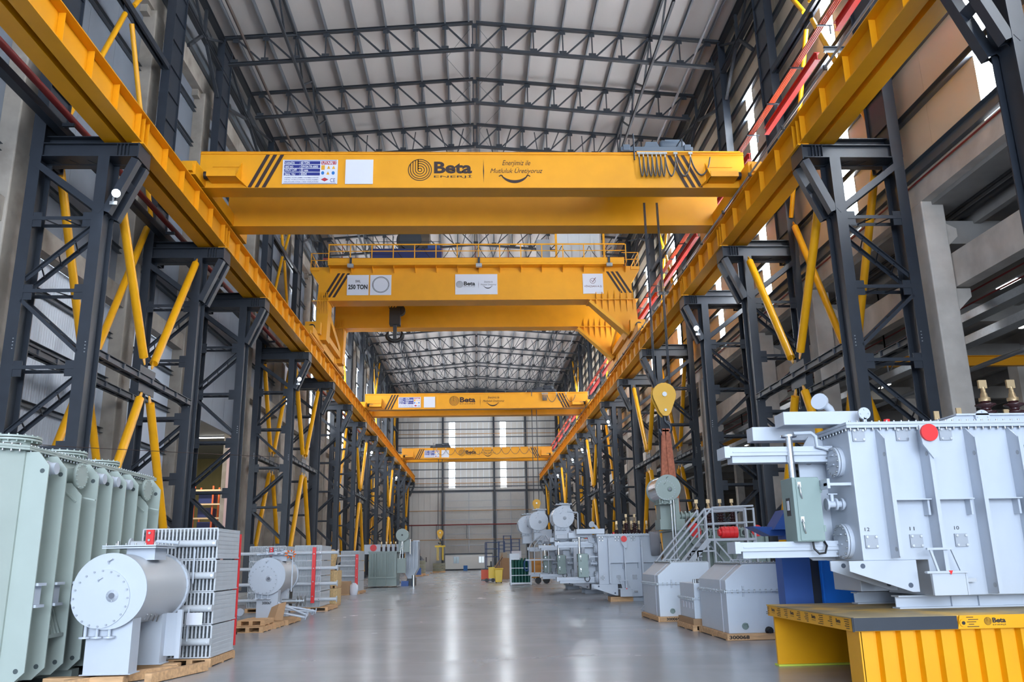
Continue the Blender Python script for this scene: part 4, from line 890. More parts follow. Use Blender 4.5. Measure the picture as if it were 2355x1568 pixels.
# ---- oil conservators
def conservator(name_lab, xc, y0, y1, z, r, mt, legs, shell=None, dial=True, group='oil conservators', bolts=20, top=True, leg_h=None, number=None, parent=None):
    if parent is not None: t = M().tube((xc, y0 + .03, z), (xc, y1 - .06, z), r*.97, 48).obj('oil_conservator', shell or mt, parent)
    else: t = thing('oil_conservator', name_lab, 'oil conservator', (xc, (y0+y1)/2, leg_h if leg_h is not None else .16), group)
    if parent is None: M().tube((xc, y0 + .03, z), (xc, y1 - .06, z), r*.97, 48).obj('shell', shell or mt, t)
    m = M().tube((xc, y0, z), (xc, y0 + .035, z), r, 48); m.obj('end_plate', mt, t, bevel=.006)
    ex, ez, er = xc - r*.20, z - r*.19, r*.775
    m = M().tube((ex, y0 - .022, ez), (ex, y0, ez), er, 40); cv = m.obj('manhole_cover', mt, t, bevel=.005)
    if parent is not None: cv = t
    M().circ_bolts((ex, y0 - .022, ez), (0, -1, 0), er*.93, bolts, .016, .014).obj('bolt', mat('bolt_grey', (.33, .35, .39), .4, metal=.6), cv)
    if dial:
        m = M().lathe((ex + er*.40, y0 - .02, ez + er*.08), (0, -1, 0), [(0, .09), (.012, .09), (.012, .05), (.03, .05)], 20); m.circ_bolts((ex + er*.40, y0 - .03, ez + er*.08), (0, -1, 0), .072, 4, .008, .008); d = m.obj('dial_flange', mt, cv)
        M().tube((ex + er*.40, y0 - .056, ez + er*.08), (ex + er*.40, y0 - .04, ez + er*.08), .045, 16).obj('gauge', mat('gauge_dark', (.13, .14, .17), .3), cv)
    for a, b in ((xc - r*.02, z + r*.78), (ex - er*.05, ez + er*.62)): M().path([(a - .03, y0 - .004, b - .035), (a - .03, y0 - .05, b), (a + .02, y0 - .05, b + .035), (a + .03, y0 - .004, b + .03)], .012, 6).obj('lifting_eye', mt, t)
    m = M().tube((xc, y1 - .09, z), (xc, y1 - .05, z), r*1.03, 48).tube((xc, y1 - .04, z), (xc, y1, z), r*1.03, 48).circ_bolts((xc, y1 - .09, z), (0, -1, 0), r*1.0, 26, .016, .018); m.obj('rear_flange', mt, t)
    if legs:
        w, zb = legs
        for k, yy in enumerate((y0 + .12, y1 - .55)):
            m = M().box(xc - w + .02, xc + w, yy, yy + .05, zb, z - r*.55).box(xc + w - .03, xc + w, yy + .05, yy + .32, zb, z - r*.55).box(xc - w + .02, xc - w + .05, yy + .05, yy + .32, zb, z - r*.55).box(xc - w - .02, xc + w + .04, yy - .02, yy + .34, zb - .012, zb)
            q = m.obj('saddle_leg', mt, t)
            if k == 0 and number:
                f = M(); text(f, number, xc - w*.42, xc + w*.42, zb + .40, zb + .48, yy - .004, bold=.03); f.obj('lettering', BLACK, t if parent is not None else q)
    if top:
        m = M().box(xc - .02, xc + .42, y0 + .55, y0 + 1.05, z + r*.8, z + r + .07).box(xc - .32, xc + .5, y0 + .35, y0 + 1.25, z + r + .07, z + r + .09).box(xc - .32, xc + .5, y0 + .35, y0 + 1.25, z + r + .10, z + r + .12); m.obj('top_hatch', mt, t)
        m = M().bolts([(xc - .28 + .15*k, y0 + .4, z + r + .12) for k in range(6)] + [(xc + .46, y0 + .4 + .16*k, z + r + .12) for k in range(6)], (0, 0, 1), .014, .03).tube((xc - .1, y0 + .4, z + r + .1), (xc - .1, y0 + .4, z + r + .18), .025, 8); m.obj('hatch_bolt', GALV, t)
        m = M().tube((xc + .05, y1 - .3, z + r), (xc + .05, y1 - .3, z + r + .22), .02, 8).tube((xc + .05, y1 - .3, z + r + .2), (xc + .42, y1 - .3, z + r + .17), .035, 8); m.obj('filling_pipe', mt, t)
    for k, dx in enumerate((-.19, -.02, .16)):
        m = M().tube((xc - .12 + dx, y0 + .05, z - r*.86), (xc - .12 + dx, y0 + .05, z - r - .10), .025, 10).tube((xc - .12 + dx, y0 + .05, z - r - .12), (xc - .12 + dx, y0 + .05, z - r - .095), .085, 14); m.obj('drain_pipe', mt, t)
    return t
c = conservator('white oil conservator on timber beams beside the huge pale green tank', -5.5, 13.2, 15.1, 1.36, .55, GREYT, (.34, .18), GREYK)
m = M().box(-5.38, -4.98, 14.72, 14.76, .28, .95).box(-4.98, -4.9, 14.7, 14.78, .24, 1.0); m.obj('side_panel', GREYT, c)
m = M()
for k in range(5): m.tube((-5.05 - .05*k, 13.5 + .3*k, .93 - .03*k), (-5.0 - .05*k, 13.45 + .3*k, 1.0 - .02*k), .014, 6)
m.obj('threaded_stud', GALV, c)
tag(M().box(-4.99, -4.72, 15.2, 15.21, .72, .92).obj('tag_sheet', WHITE), 'white printed sheet hanging in front of the first radiator stack', 'label sheet')
tb = M().bar((-5.9, 13.0, .08), (-4.9, 14.6, .08), .12, .14); tag(tb.obj('timber_beam', WOOD, bevel=.006), 'long raw timber beam under the right foot of the white conservator', 'timber', 'conservator timbers')
tag(M().bar((-4.95, 13.55, .08), (-4.55, 15.0, .08), .12, .14).obj('timber_beam', WOOD, bevel=.006), 'raw timber beam lying between white conservator and first radiator stack', 'timber', 'conservator timbers')
tag(M().bar((-6.35, 13.35, .08), (-5.2, 13.35, .08), .2, .14).obj('timber_beam', WOOD, bevel=.006), 'raw timber beam across under the front foot of the white conservator', 'timber', 'conservator timbers')
tag(M().bar((-5.95, 14.75, .09), (-4.9, 14.75, .09), .2, .15).obj('timber_beam', WOOD, bevel=.006), 'raw timber beam under the back foot of the white conservator', 'timber', 'conservator timbers')
# ---- radiators, four laid on each other per stack
FINP = {}
def radiator(x0, x1, y0, y1, z0, z1, lab, side=1, ext=(.02, .02), n=20, group='stacked radiators'):
    t = thing('radiator', lab, 'radiator', ((x0+x1)/2, (y0+y1)/2, z0), group)
    L = y1-y0; H = z1-z0; key = (round(L, 3), round(H, 3)); p = (x1-x0)/(n-1)
    for k in range(n):
        x = x0 + p*k
        if key not in FINP:
            m = M().box(-.006, .006, 0, L, .012, H - .012)
            for q in range(7): zz = .05 + (H - .1)*q/6; m.box(-.011, .011, .04, L - .04, zz - .022, zz + .022)
            m.tube((0, .0, .02), (0, .0, H - .02), .018, 8)
            m2 = bpy.data.meshes.new('fin_panel'); m2.from_pydata(m.v, [], m.f); m2.materials.append(FIN); m2.polygons.foreach_set('use_smooth', m.sm); FINP[key] = m2
        o = bpy.data.objects.new('fin_panel', FINP[key]); COL.objects.link(o); o.parent = t; o.location = (x - (x0+x1)/2, y0 - (y0+y1)/2, 0)
    zc = (z0+z1)/2
    m = M().tube((x0 - ext[0], y0 - .09, zc), (x1 + ext[1], y0 - .09, zc), .06, 16)
    for s, x in ((-1, x0 - ext[0]), (1, x1 + ext[1])):
        if abs(ext[0 if s < 0 else 1]) > .1: m.tube((x, y0 - .09, zc), (x + s*.025, y0 - .09, zc), .11, 16)
    m.obj('header_pipe', FIN, t)
    M().tube((x1 - .02, y0 - .15, zc), (x1 - .02, y0 - .02, zc), .022, 8).obj('plug', CHROME, t)
    m = M().box(x0, x1, y0 - .012, y0 + .012, z0 + .0, z0 + .02).box(x0, x1, y0 - .012, y0 + .012, z1 - .02, z1).box(x1 + .004, x1 + .02, y0, y1, z0 + .005, z0 + .03); m.obj('spacer_strip', FIN, t)
    return t
def stack(x0, x1, y0, y1, where, ext, n, zb=.15, H=.553):
    for k in range(4): radiator(x0, x1, y0, y1, zb + H*k, zb + H*k + H - .006, 'grey finned radiator in %s, %s from the bottom' % (where, nth(k)), ext=ext, n=n)
stack(-5.98, -4.66, 15.55, 16.95, 'the stack beside the white conservator', (.15, .02), 21)
stack(-8.45, -7.15, 32.3, 34.2, 'the stack behind the numbered conservator', (.5, .0), 26)
stack(-6.80, -5.82, 32.3, 34.4, 'the stack with the long red bar', (.0, .62), 24)
stack(-7.72, -6.72, 49.0, 51.4, 'the stack before the green transformer', (.35, .0), 24)
def redbar(x, y, z0, z1, lab, w=.10):
    t = thing('clamp_bar', lab, 'clamp bar', (x, y, z0), 'red clamp bars')
    M().box(x - w/2, x + w/2, y - .03, y + .03, z0, z1).obj('bar', RED, t)
    M().bolts([(x, y - .03, z0 + (z1-z0)*q) for q in (.12, .38, .62, .88)], (0, -1, 0), .022, .03).obj('bolt', GALV, t)
redbar(-5.78, 15.36, 1.86, 2.33, 'short red clamp bar at the top corner of the first radiator stack', .13)
redbar(-4.70, 17.06, .22, 2.28, 'tall red clamp bar on the far edge of the first radiator stack')
redbar(-6.05, 32.12, .30, 2.28, 'long red clamp bar across the radiator stack beside the chipboard crates', .13)
redbar(-6.80, 48.8, .15, 2.15, 'red clamp bar on the stack before the green transformer', .16)
redbar(-7.62, 32.1, 2.0, 2.3, 'small red clamp end on the stack behind the numbered conservator', .12)
for k, (x, y, z0, z1) in enumerate(((-4.97, 15.32, 1.4, 1.98), (-5.0, 15.32, .45, .98))): tag(M().tube((x, y, z0), (x, y, z1), .018, 8).obj('tie_rod', GREYT), 'thin pale tie rod on the first radiator stack, %s' % ('upper one' if k == 0 else 'lower one'), 'rod')
pallet(-5.35, -4.62, 15.5, 17.0, 'worn pallet under the first radiator stack')
pallet(-8.5, -7.1, 32.2, 34.2, 'pallet under the stack behind the numbered conservator')
pallet(-6.85, -5.5, 32.2, 34.5, 'reddish pallet under the stack with the long red bar')
pallet(-7.75, -6.6, 48.7, 51.5, 'pallet under the stack before the green transformer')
# ---- second conservator with number, pallets, loose pipes
c = conservator('grey oil conservator numbered 300067 standing behind a heap of pallets', -6.2, 25.75, 27.6, 1.36, .53, GREYT, (.32, .16), GREYK, bolts=20, number='300067')
m = M().tube((-5.55, 26.1, .9), (-5.55, 26.1, 1.95), .022, 8).tube((-5.55, 26.1, 1.95), (-5.9, 26.1, 2.02), .022, 8).tube((-6.6, 26.0, 1.98), (-5.7, 26.0, 2.05), .03, 8)
for x in (-6.3, -6.05, -5.85): m.lathe((x, 26.0, 1.98), (0, 0, 1), [(0, .06), (.03, .06), (.03, .03), (.12, .03), (.12, .06), (.16, .06)], 10)
m.obj('top_piping', GREYT, c)
m = M().tube((-5.85, 26.3, .62), (-5.2, 26.3, .62), .07, 14)
for x in (-5.42, -5.32, -5.2): m.tube((x, 26.3, .62), (x + .03, 26.3, .62), .15, 16)
m.obj('side_valve', GALV, c)
m = M()
for k in range(9): a = k*.7; m.tube((-5.60 + .1*math.cos(a), 26.02, 1.98 + .08*math.sin(a)), (-5.60 + .16*math.cos(a), 25.96, 1.98 + .12*math.sin(a)), .02, 6)
tag(m.obj('orange_tape', mat('tape_orange', (.85, .16, .01), .6)), 'crumpled orange tape on top of the numbered conservator', 'tape')
for i, (x0, x1, y0, y1, z) in enumerate(((-6.35, -5.55, 22.9, 23.9, 0), (-6.4, -5.5, 24.1, 25.2, 0), (-6.3, -5.6, 23.2, 24.3, .145), (-6.9, -5.45, 25.4, 27.2, 0))):
    pallet(x0, x1, y0, y1, 'raw wooden pallet in the heap by the numbered conservator, %s' % ('nearest one', 'middle one', 'topmost one', 'one under its feet')[i], z=z, group='heap of pallets')
t = tag(M().add([(-5.95, 24.9, .16), (-5.72, 24.8, .18), (-5.62, 24.9, .62), (-5.85, 25.0, .52)], [(0, 1, 2, 3)]).add([(-5.72, 24.8, .18), (-5.5, 24.9, .17), (-5.44, 25.0, .66), (-5.62, 24.9, .62)], [(0, 1, 2, 3)]).obj('cardboard_sheet', CARD), 'folded piece of brown cardboard leaning on the numbered conservator', 'cardboard')
s_ = t.modifiers.new('thick', 'SOLIDIFY'); s_.thickness = .012
for i, (a, b) in enumerate((((-5.75, 25.3, .62), (-5.05, 25.9, .25)), ((-5.8, 25.5, .45), (-4.95, 26.3, .30)), ((-5.75, 25.2, .38), (-5.0, 25.5, .20)), ((-5.8, 25.7, .55), (-4.8, 26.0, .34)))):
    m = M().tube(a, b, .03, 10); d = (Vector(b) - Vector(a)).normalized(); m.tube(b, Vector(b) + d*.02, .09, 14); tag(m.obj('loose_pipe', GREYT), 'pale flanged pipe in the bundle beside the numbered conservator, %s from the top' % nth(i), 'pipe', 'loose flanged pipes')
m = M().lathe((-6.75, 25.2, .4), (0, -1, 0), [(0, .09), (.03, .09), (.03, .05), (.12, .05), (.12, .11), (.15, .11)], 14).tube((-7.1, 25.3, .25), (-6.8, 25.3, .25), .04, 10).tube((-7.12, 25.3, .25), (-7.08, 25.3, .25), .11, 12)
tag(m.obj('pipe_fitting', GREYT), 'small grey valve fitting on the floor beside the numbered conservator', 'valve')
tag(M().path([(-6.42, 22.6, .03), (-6.25, 22.5, .05), (-6.1, 22.5, .03)], .035, 6).obj('strap', BLACK), 'short black strap on the floor by the pallet heap', 'strap')
# ---- crates and boxes
for i in range(2):
    t = thing('crate', 'square chipboard crate beside the radiator stack, %s of two' % ('lower' if i == 0 else 'upper'), 'crate', (-5.6, 36, .02 + .72*i), 'chipboard crates')
    z = .10 + .70*i; M().box(-6.2, -5.75 + .02, 35.6, 36.7, z, z + .6).obj('crate_box', PLY, t)
    for x in (-6.2, -6.0, -5.83): M().box(x, x + .09, 35.6, 36.7, z - .09, z).obj('runner', WOOD, t)
tag(M().prism([(-6.15, 35.7, 1.42), (-5.95, 35.7, 1.42), (-5.83, 35.7, 2.15), (-6.0, 35.7, 2.25), (-6.2, 35.7, 2.0)], (0, .5, 0)).obj('plywood_sheet', PLY), 'chipboard lid leaning on top of the two crates', 'plywood')
t = thing('cardboard_box', 'brown cardboard box on the floor before the far radiator stack', 'box', (-7.4, 49, 0)); M().box(-7.75, -7.0, 47.4, 48.3, .05, .72).obj('carton', CARD, t); M().box(-7.75, -7.0, 47.4, 48.3, 0, .05).obj('wood_base', WOOD, t)
m = M(); text(m, 'UT', -7.68, -7.5, .4, .5, 47.39); m.obj('lettering', BLACK, t)
tag(M().lathe((-6.82, 48.0, 0), (0, 0, 1), [(0, .2), (.3, .28), (.5, .22), (.62, .1)], 9).obj('waste_sack', WHITE), 'white torn sack beside the cardboard box', 'sack')
# ---- green transformer of the far row
t = thing('transformer', 'dark green transformer with conservator on the far concrete wall side', 'transformer', (-6.6, 61, 0))
M().box(-7.55, -5.62, 60.0, 62.6, .1, 2.35).obj('tank', GREENT, t)
M().box(-7.6, -5.55, 59.9, 62.7, 2.35, 2.42).obj('top_flange', GREENT, t)
for x in [-7.4 + .2*k for k in range(6)] + [-6.2, -6.02, -5.84]: M().box(x, x + .03, 59.86, 60.0, .75, 2.25).obj('stiffener', GREENT, t)
for x in (-7.05, -6.35): M().box(x - .03, x + .03, 59.8, 59.95, .15, 2.3).obj('post', GREENT, t)
M().box(-7.55, -5.62, 59.85, 60.0, .62, .72).obj('girdle', GREENT, t)
M().tube((-5.25, 59.9, 3.5), (-5.25, 61.6, 3.5), .40, 24).tube((-5.25, 59.86, 3.5), (-5.25, 59.9, 3.5), .44, 24).obj('conservator', GREENT, t); M().box(-5.55, -4.75, 60.4, 61, 2.35, 3.2).obj('conservator_bracket', GREENT, t)
M().tube((-5.25, 59.82, 3.5), (-5.25, 59.86, 3.5), .06, 10).obj('gauge', BLACK, t)
M().box(-5.6, -5.0, 60.1, 60.5, .95, 1.95).obj('control_cabinet', GREENT, t); M().tube((-5.2, 59.9, 1.9), (-5.2, 59.9, 3.1), .03, 6).tube((-5.4, 59.9, 1.9), (-5.25, 59.9, 3.1), .03, 6).tube((-4.72, 60.4, 2.2), (-4.72, 60.4, 3.2), .05, 8).obj('conduit', CHROME, t)
def bushing(x, y, z, h, r, n, parent, brass=True):
    prof = [(0, r*.62)]
    for k in range(n): a = h*k/n; prof += [(a + h/n*.15, r*.5), (a + h/n*.45, r), (a + h/n*.6, r), (a + h/n*.75, r*.5)]
    prof += [(h, r*.45)]; t = M().lathe((x, y, z), (0, 0, 1), prof, 14).obj('bushing', BUSH, parent)
    if brass: M().lathe((x, y, z + h), (0, 0, 1), [(0, r*.55), (.06, r*.55), (.06, r*.38), (.14, r*.30), (.14, r*.25), (.24, r*.22)], 12).box(x - r*.42, x + r*.42, y - r*.13, y + r*.13, z + h + .22, z + h + .36).obj('terminal', BRASS, t)
    return t
for k in range(4): bushing(-6.75 + .33*k, 60.6, 2.42, .3, .1, 4, t)
t = thing('transformer', 'pale transformer tank with raised beams behind the far green transformer', 'transformer', (-5.0, 63.5, 0))
M().prism([(-5.3, 63.3, .9), (-5.1, 63.3, .5), (-4.8, 63.3, .5), (-4.4, 63.3, 1.2), (-4.4, 63.3, 3.1), (-5.3, 63.3, 3.1)], (0, 2.2, 0)).obj('tank', GREYT, t)
for x in (-5.25, -4.95, -4.68, -4.42): M().box(x - .05, x + .05, 63.1, 63.3, 1.2, 3.2).obj('stiffener', GREYT, t)
M().box(-8.6, -5.6, 65.5, 66.5, 2.3, 3.0).obj('side_beam', GREYT, t); M().box(-4.7, -4.25, 63.15, 63.3, 3.1, 3.2).obj('top_beam', GREYT, t); M().box(-5.2, -4.6, 63.6, 65, 0, .5).obj('skid', STEEL, t); M().tube((-7.9, 65.4, 2.75), (-7.9, 65.5, 2.75), .25, 14).obj('red_mark', RED, t)
tag(M().box(-5.5, -5.0, 62.4, 63.0, .0, .35).obj('crate', BLUED), 'blue box on the floor before the pale far transformer', 'crate'); tag(M().tube((-4.6, 62.3, 0), (-4.6, 62.3, .75), .13, 12).obj('barrel', CHROME), 'bright steel barrel before the pale far transformer', 'barrel')
# ---- coils and pallets near the gable
for i, (x, y, r, h) in enumerate(((-7.4, 110, .75, 1.9), (-5.9, 132, .95, 1.5))):
    t = thing('transformer_core', 'pale olive wound coil standing on the floor by the gable, %s one' % ('taller' if i == 0 else 'wider'), 'coil', (x, y, 0), 'coils')
    M().box(x - r, x + r, y - .8, y + .8, 0, .22).obj('base', WOOD, t)
    for k in range(3): M().tube((x, y, .22 + k*(h-.3)/3), (x, y, .2 + (k + .94)*(h-.3)/3), r, 24).obj('winding', mat('coil_olive', (.25, .24, .17), .7), t)
    if i == 0:
        M().lathe((x, y, h - .1), (0, 0, 1), [(0, .6), (.4, .35), (.6, .1), (1.4, .05)], 10).obj('core_top', STEEL, t)
        for dx in (-.9, .85): M().tube((x + dx, y, 1.6), (x + dx, y, 2.2), .05, 8).obj('clamp_rod', BLACK, t)
for i, (x, y) in enumerate(((-7.3, 104), (-6.6, 106), (-6.2, 124), (-7.0, 101))): pallet(x - .6, x + .6, y - .6, y + .6, 'dusty pallet on the floor by the wound coils, %s from the camera' % nth([1, 2, 3, 0][i]), group='pallets by the coils')
tag(M().box(-7.4, -6.8, 103.7, 104.3, .14, .95).obj('crate', BLUED), 'blue machine part on a pallet by the coils', 'crate')
# ================================================================ transformers on the aisle side
def transformer(X, Y, Z, lab, L=4.2, D=2.3, full=True, conserv=False, lid=False, numbers=False, feet=True):
    """X: outer face of the end towards the hall, Y: long face towards the camera, Z: what it stands on"""
    t = thing('power_transformer', lab, 'transformer', (X + L/2, Y + D/2, Z), 'power transformers')
    A = lambda x: X + x; B = lambda y: Y + y; C = lambda z: Z + z
    m = M().prism([(A(0), B(0), C(.67)), (A(.93), B(0), C(.67)), (A(.93), B(0), C(.18)), (A(L), B(0), C(.18)), (A(L), B(0), C(2.54)), (A(0), B(0), C(2.54))], (0, 1.3, 0))
    m.box(A(.5), A(L), B(1.3), B(D), C(.2), C(2.54)); m.obj('tank', GREYT, t, bevel=.012)
    m = M().box(A(-.05), A(L), B(-.08), B(1.36), C(2.54), C(2.58)).box(A(-.05), A(L), B(-.08), B(1.36), C(2.585), C(2.625)).box(A(.4), A(L), B(1.36), B(D + .08), C(2.54), C(2.62)); m.obj('top_flange', GREYT, t)
    m = M(); n = int((L)/.11)
    m.bolts([(A(.02 + .11*k), B(-.05), C(2.54)) for k in range(n)] + [(A(-.02), B(.02 + .11*k), C(2.54)) for k in range(12)], (0, 0, -1), .018, .035).bolts([(A(.02 + .11*k), B(-.05), C(2.625)) for k in range(n)], (0, 0, 1), .016, .02); m.obj('bolt', GALV, t)
    for i, x in enumerate((.40, 1.02, 1.72, 2.36, 3.0, 3.64)):
        if x > L - .2: continue
        zb = .70 if x < .9 else .20
        m = M().prism([(A(x), B(0), C(zb)), (A(x), B(-.22), C(zb)), (A(x), B(-.27), C(zb + .06)), (A(x), B(-.27), C(2.34)), (A(x), B(-.05), C(2.52)), (A(x), B(0), C(2.52))], (.02, 0, 0)).box(A(x - .012), A(x + .045), B(-.285), B(-.271), C(zb + .02), C(2.36))
        m.obj('stiffener', GREYT, t)
        M().tube((A(x - .004), B(-.19), C(2.14)), (A(x + .026), B(-.19), C(2.14)), .032, 10).tube((A(x - .004), B(-.19), C(zb + .12)), (A(x + .026), B(-.19), C(zb + .12)), .032, 10).obj('hole', PIPEG, t)
        if full and i < 5: M().box(A(x + .022), A(x + .598), B(-.20), B(-.001), C(1.49), C(1.505)).box(A(x + .56), A(x + .59), B(-.14), B(-.001), C(1.28), C(1.49)).obj('shelf_bar', GREYT, t)
    for i in range(3 if full else 2):
        for z in (2.44, .93):
            x = .14 + .65*i
            m = M().box(A(x - .09), A(x + .09), B(-.03), B(-.002), C(z - .09), C(z + .09)); q = m.obj('cover_plate', mat('plate_grey', (.36, .385, .43), .4), t)
            M().bolts([(A(x + a), B(-.03), C(z + b)) for a in (-.065, .065) for b in (-.065, .065)], (0, -1, 0), .018, .02).obj('bolt', CHROME, q)
        if numbers:
            f = M(); text(f, ('12', '11', '10')[i], A(.14 + .65*i - .07), A(.14 + .65*i + .0), C(1.075), C(1.125), B(-.004)); f.obj('lettering', BLACK, t)
    M().prism([(A(.90), B(-.286), C(2.53)), (A(1.14), B(-.286), C(2.53)), (A(1.14), B(-.286), C(2.08)), (A(1.05), B(-.286), C(2.06)), (A(.92), B(-.286), C(2.26))], (0, -.03, 0)).obj('lifting_bracket', GREYT, t)
    M().tube((A(1.02), B(-.36), C(2.42)), (A(1.02), B(-.317), C(2.42)), .122, 28).obj('red_cover', RED, t)
    m = M().box(A(.70), A(1.28), B(-.36), B(-.29), C(.49), C(.52)).box(A(.78), A(1.24), B(-.33), B(-.29), C(.2), C(.49)).box(A(1.245), A(1.27), B(-.33), B(-.001), C(.2), C(.49)).box(A(.76), A(1.14), B(-.33), B(-.29), C(.80), C(.83)).prism([(A(.80), B(-.32), C(.80)), (A(.83), B(-.32), C(.80)), (A(.90), B(-.32), C(.52)), (A(.87), B(-.32), C(.52))], (0, .03, 0)).prism([(A(1.10), B(-.32), C(.80)), (A(1.12), B(-.32), C(.80)), (A(1.22), B(-.32), C(.52)), (A(1.19), B(-.32), C(.52))], (0, .03, 0)); m.obj('jacking_bracket', GREYT, t)
    M().add([(A(1.00), B(-.362), C(.525)), (A(1.06), B(-.362), C(.525)), (A(1.03), B(-.362), C(.465))], [(2, 1, 0)]).obj('red_mark', RED, t)
    M().box(A(1.38), A(1.52), B(-.10), B(-.001), C(.36), C(.41)).obj('earth_lug', CHROME, t)
    # sloping skirts under the stepped end
    for y in (-.02, .62):
        M().prism([(A(-.22), B(y), C(.67)), (A(.74), B(y), C(.67)), (A(.74), B(y), C(.24)), (A(.64), B(y), C(.24)), (A(-.22), B(y), C(.53))], (0, .03, 0)).obj('skirt_plate', GREYT, t)
        M().tube((A(-.03), B(y - .004), C(.60)), (A(-.03), B(y + .034), C(.60)), .035, 12).tube((A(.62), B(y - .004), C(.33)), (A(.62), B(y + .034), C(.33)), .035, 12).obj('hole', mat('hole_blue', (.07, .09, .13), .6), t)
    if feet:
        for y in (.35, 1.7):
            m = M().ibeam((A(.55), B(y), C(.09)), (A(L), B(y), C(.09)), .18, .22, .02, .02); m.obj('base_beam', GREYT, t)
        for x in (1.35, 1.75): M().prism([(A(x), B(.3), C(.01)), (A(x + .35), B(.3), C(.01)), (A(x + .25), B(.3), C(.2)), (A(x), B(.3), C(.2))], (0, .05, 0)).obj('foot_gusset', GREYT, t)
    # end face: round covers, valve, brackets
    for z, y, r in ((2.10, .42, .22), (.95, .45, .25)):
        m = M().tube((A(0), B(y), C(z)), (A(-.06), B(y), C(z)), r, 30).tube((A(-.07), B(y), C(z)), (A(-.10), B(y), C(z)), r, 30); q = m.obj('round_cover', GREYT, t)
        M().circ_bolts((A(-.10), B(y), C(z)), (-1, 0, 0), r*.88, 14, .017, .022).obj('bolt', GALV, q)
        for b in (-.05, .09): M().box(A(-.125), A(-.10), B(y - .06), B(y + .06), C(z + b), C(z + b + .015)).obj('grip', GREYT, q)
    m = M().tube((A(0), B(.4), C(1.48)), (A(-.26), B(.4), C(1.48)), .05, 12)
    for x in (-.03, -.12, -.25): m.tube((A(x), B(.4), C(1.48)), (A(x - .03), B(.4), C(1.48)), .09, 14)
    m.tube((A(-.18), B(.4), C(1.48)), (A(-.18), B(.4), C(1.62)), .03, 8).box(A(-.24), A(-.10), B(.38), B(.42), C(1.62), C(1.635)); m.obj('drain_valve', GREYT, t)
    M().box(A(-.36), A(.12), B(.10), B(.22), C(1.73), C(1.77)).box(A(-.36), A(-.32), B(.08), B(.5), C(1.69), C(1.83)).obj('bracket_arm', GREYT, t)
    M().prism([(A(-.42), B(.93), C(.74)), (A(-.35), B(.93), C(.68)), (A(-.001), B(.93), C(.68)), (A(-.001), B(.93), C(2.50)), (A(-.22), B(.93), C(2.56)), (A(-.42), B(.93), C(2.25))], (0, .03, 0)).obj('wing_plate', GREYT, t)
    M().tube((A(-.26), B(.922), C(2.16)), (A(-.26), B(.965), C(2.16)), .05, 14).tube((A(-.14), B(.922), C(.80)), (A(-.14), B(.965), C(.80)), .05, 14).obj('hole', PIPEG, t)
    # projecting header beams and wiring boxes
    for z, x0 in ((2.16, -1.66), (.76, -1.62)):
        m = M().box(A(x0), A(-.02), B(.55), B(.90), C(z + .07), C(z + .20)).box(A(x0 + .10), A(-.02), B(.60), B(.85), C(z - .03), C(z + .07)).box(A(x0 - .03), A(x0 + .05), B(.52), B(.93), C(z + .04), C(z + .21)).box(A(x0 + .1), A(-.05), B(.535), B(.55), C(z + .12), C(z + .135)); m.obj('header_beam', GREYT, t)
    m = M().box(A(-.80), A(.36), B(.35), B(.75), C(2.66), C(2.86)); m.obj('wiring_box', GREYT, t, bevel=.008)
    m = M().box(A(-1.06), A(-.05), B(1.05), B(1.35), C(2.52), C(2.74)); m.obj('wiring_box', GREYT, t, bevel=.008)
    M().path([(A(-.62), B(.5), C(2.55)), (A(-.35), B(.5), C(2.56)), (A(-.28), B(.5), C(2.5)), (A(-.28), B(.5), C(2.35)), (A(-.1), B(.5), C(2.3))], .03, 8).obj('conduit_bend', GREYT, t)
    m = M().tube((A(-.68), B(.55), C(1.88)), (A(-.68), B(.55), C(2.50)), .052, 16).tube((A(-.68), B(.55), C(2.10)), (A(-.68), B(.55), C(2.13)), .06, 16).tube((A(-.68), B(.55), C(2.50)), (A(-.68), B(.55), C(2.53)), .12, 16); m.obj('riser_pipe', CHROME, t)
    # control cabinet
    x0, x1, y0, y1, z0, z1 = A(-.77), A(-.37), B(.36), B(.84), C(.95), C(1.88)
    cb = M().box(x0, x1, y0, y1, z0, z1).obj('control_cabinet', CAB, t, bevel=.015)
    M().box(x0 + .05, x1 + .004, y0 - .014, y0, z0 + .02, z1 - .03).obj('cabinet_door', CAB, cb)
    for z in (z0 + .12, z0 + .62): M().path([(x0 + .09, y0 - .02, z + .2), (x0 + .09, y0 - .05, z + .17), (x0 + .10, y0 - .05, z + .05), (x0 + .12, y0 - .02, z)], .011, 6).box(x0 + .07, x0 + .12, y0 - .025, y0 - .014, z + .16, z + .24).obj('handle', CHROME, cb)
    M().box(x0 - .006, x0, y0 + .15, y0 + .31, z0 + .38, z0 + .64).obj('gauge_window', mat('window_dark', (.05, .06, .07), .15), cb)
    M().box(x0 - .012, x0 - .006, y0 + .19, y0 + .27, z0 + .46, z0 + .60).obj('meter', WHITE, cb)
    for z in (z0 + .14, z0 + .70): M().box(x1, x1 + .03, y0 - .02, y0 + .05, z, z + .09).obj('hinge', CAB, cb)
    M().path([(x1 - .14, y0 + .1, z0), (x1 - .14, y0 + .08, z0 - .10), (x1 - .08, y0 + .06, z0 - .17), (x1 + .01, y0 + .06, z0 - .16), (x1 + .06, y0 + .1, z0 - .06), (x1 + .06, y0 + .2, z0 + .02)], .016, 8).obj('black_hose', BLACK, cb)
    M().path([(x1 - .22, y0 + .2, z1), (x1 - .18, y0 + .1, z1 - .02), (x1 - .05, y0 + .05, z1 - .10), (x1 + .06, y0 + .05, z1 - .13), (A(-.32), B(.3), C(1.76))], .010, 6).obj('red_wire', RED, cb)
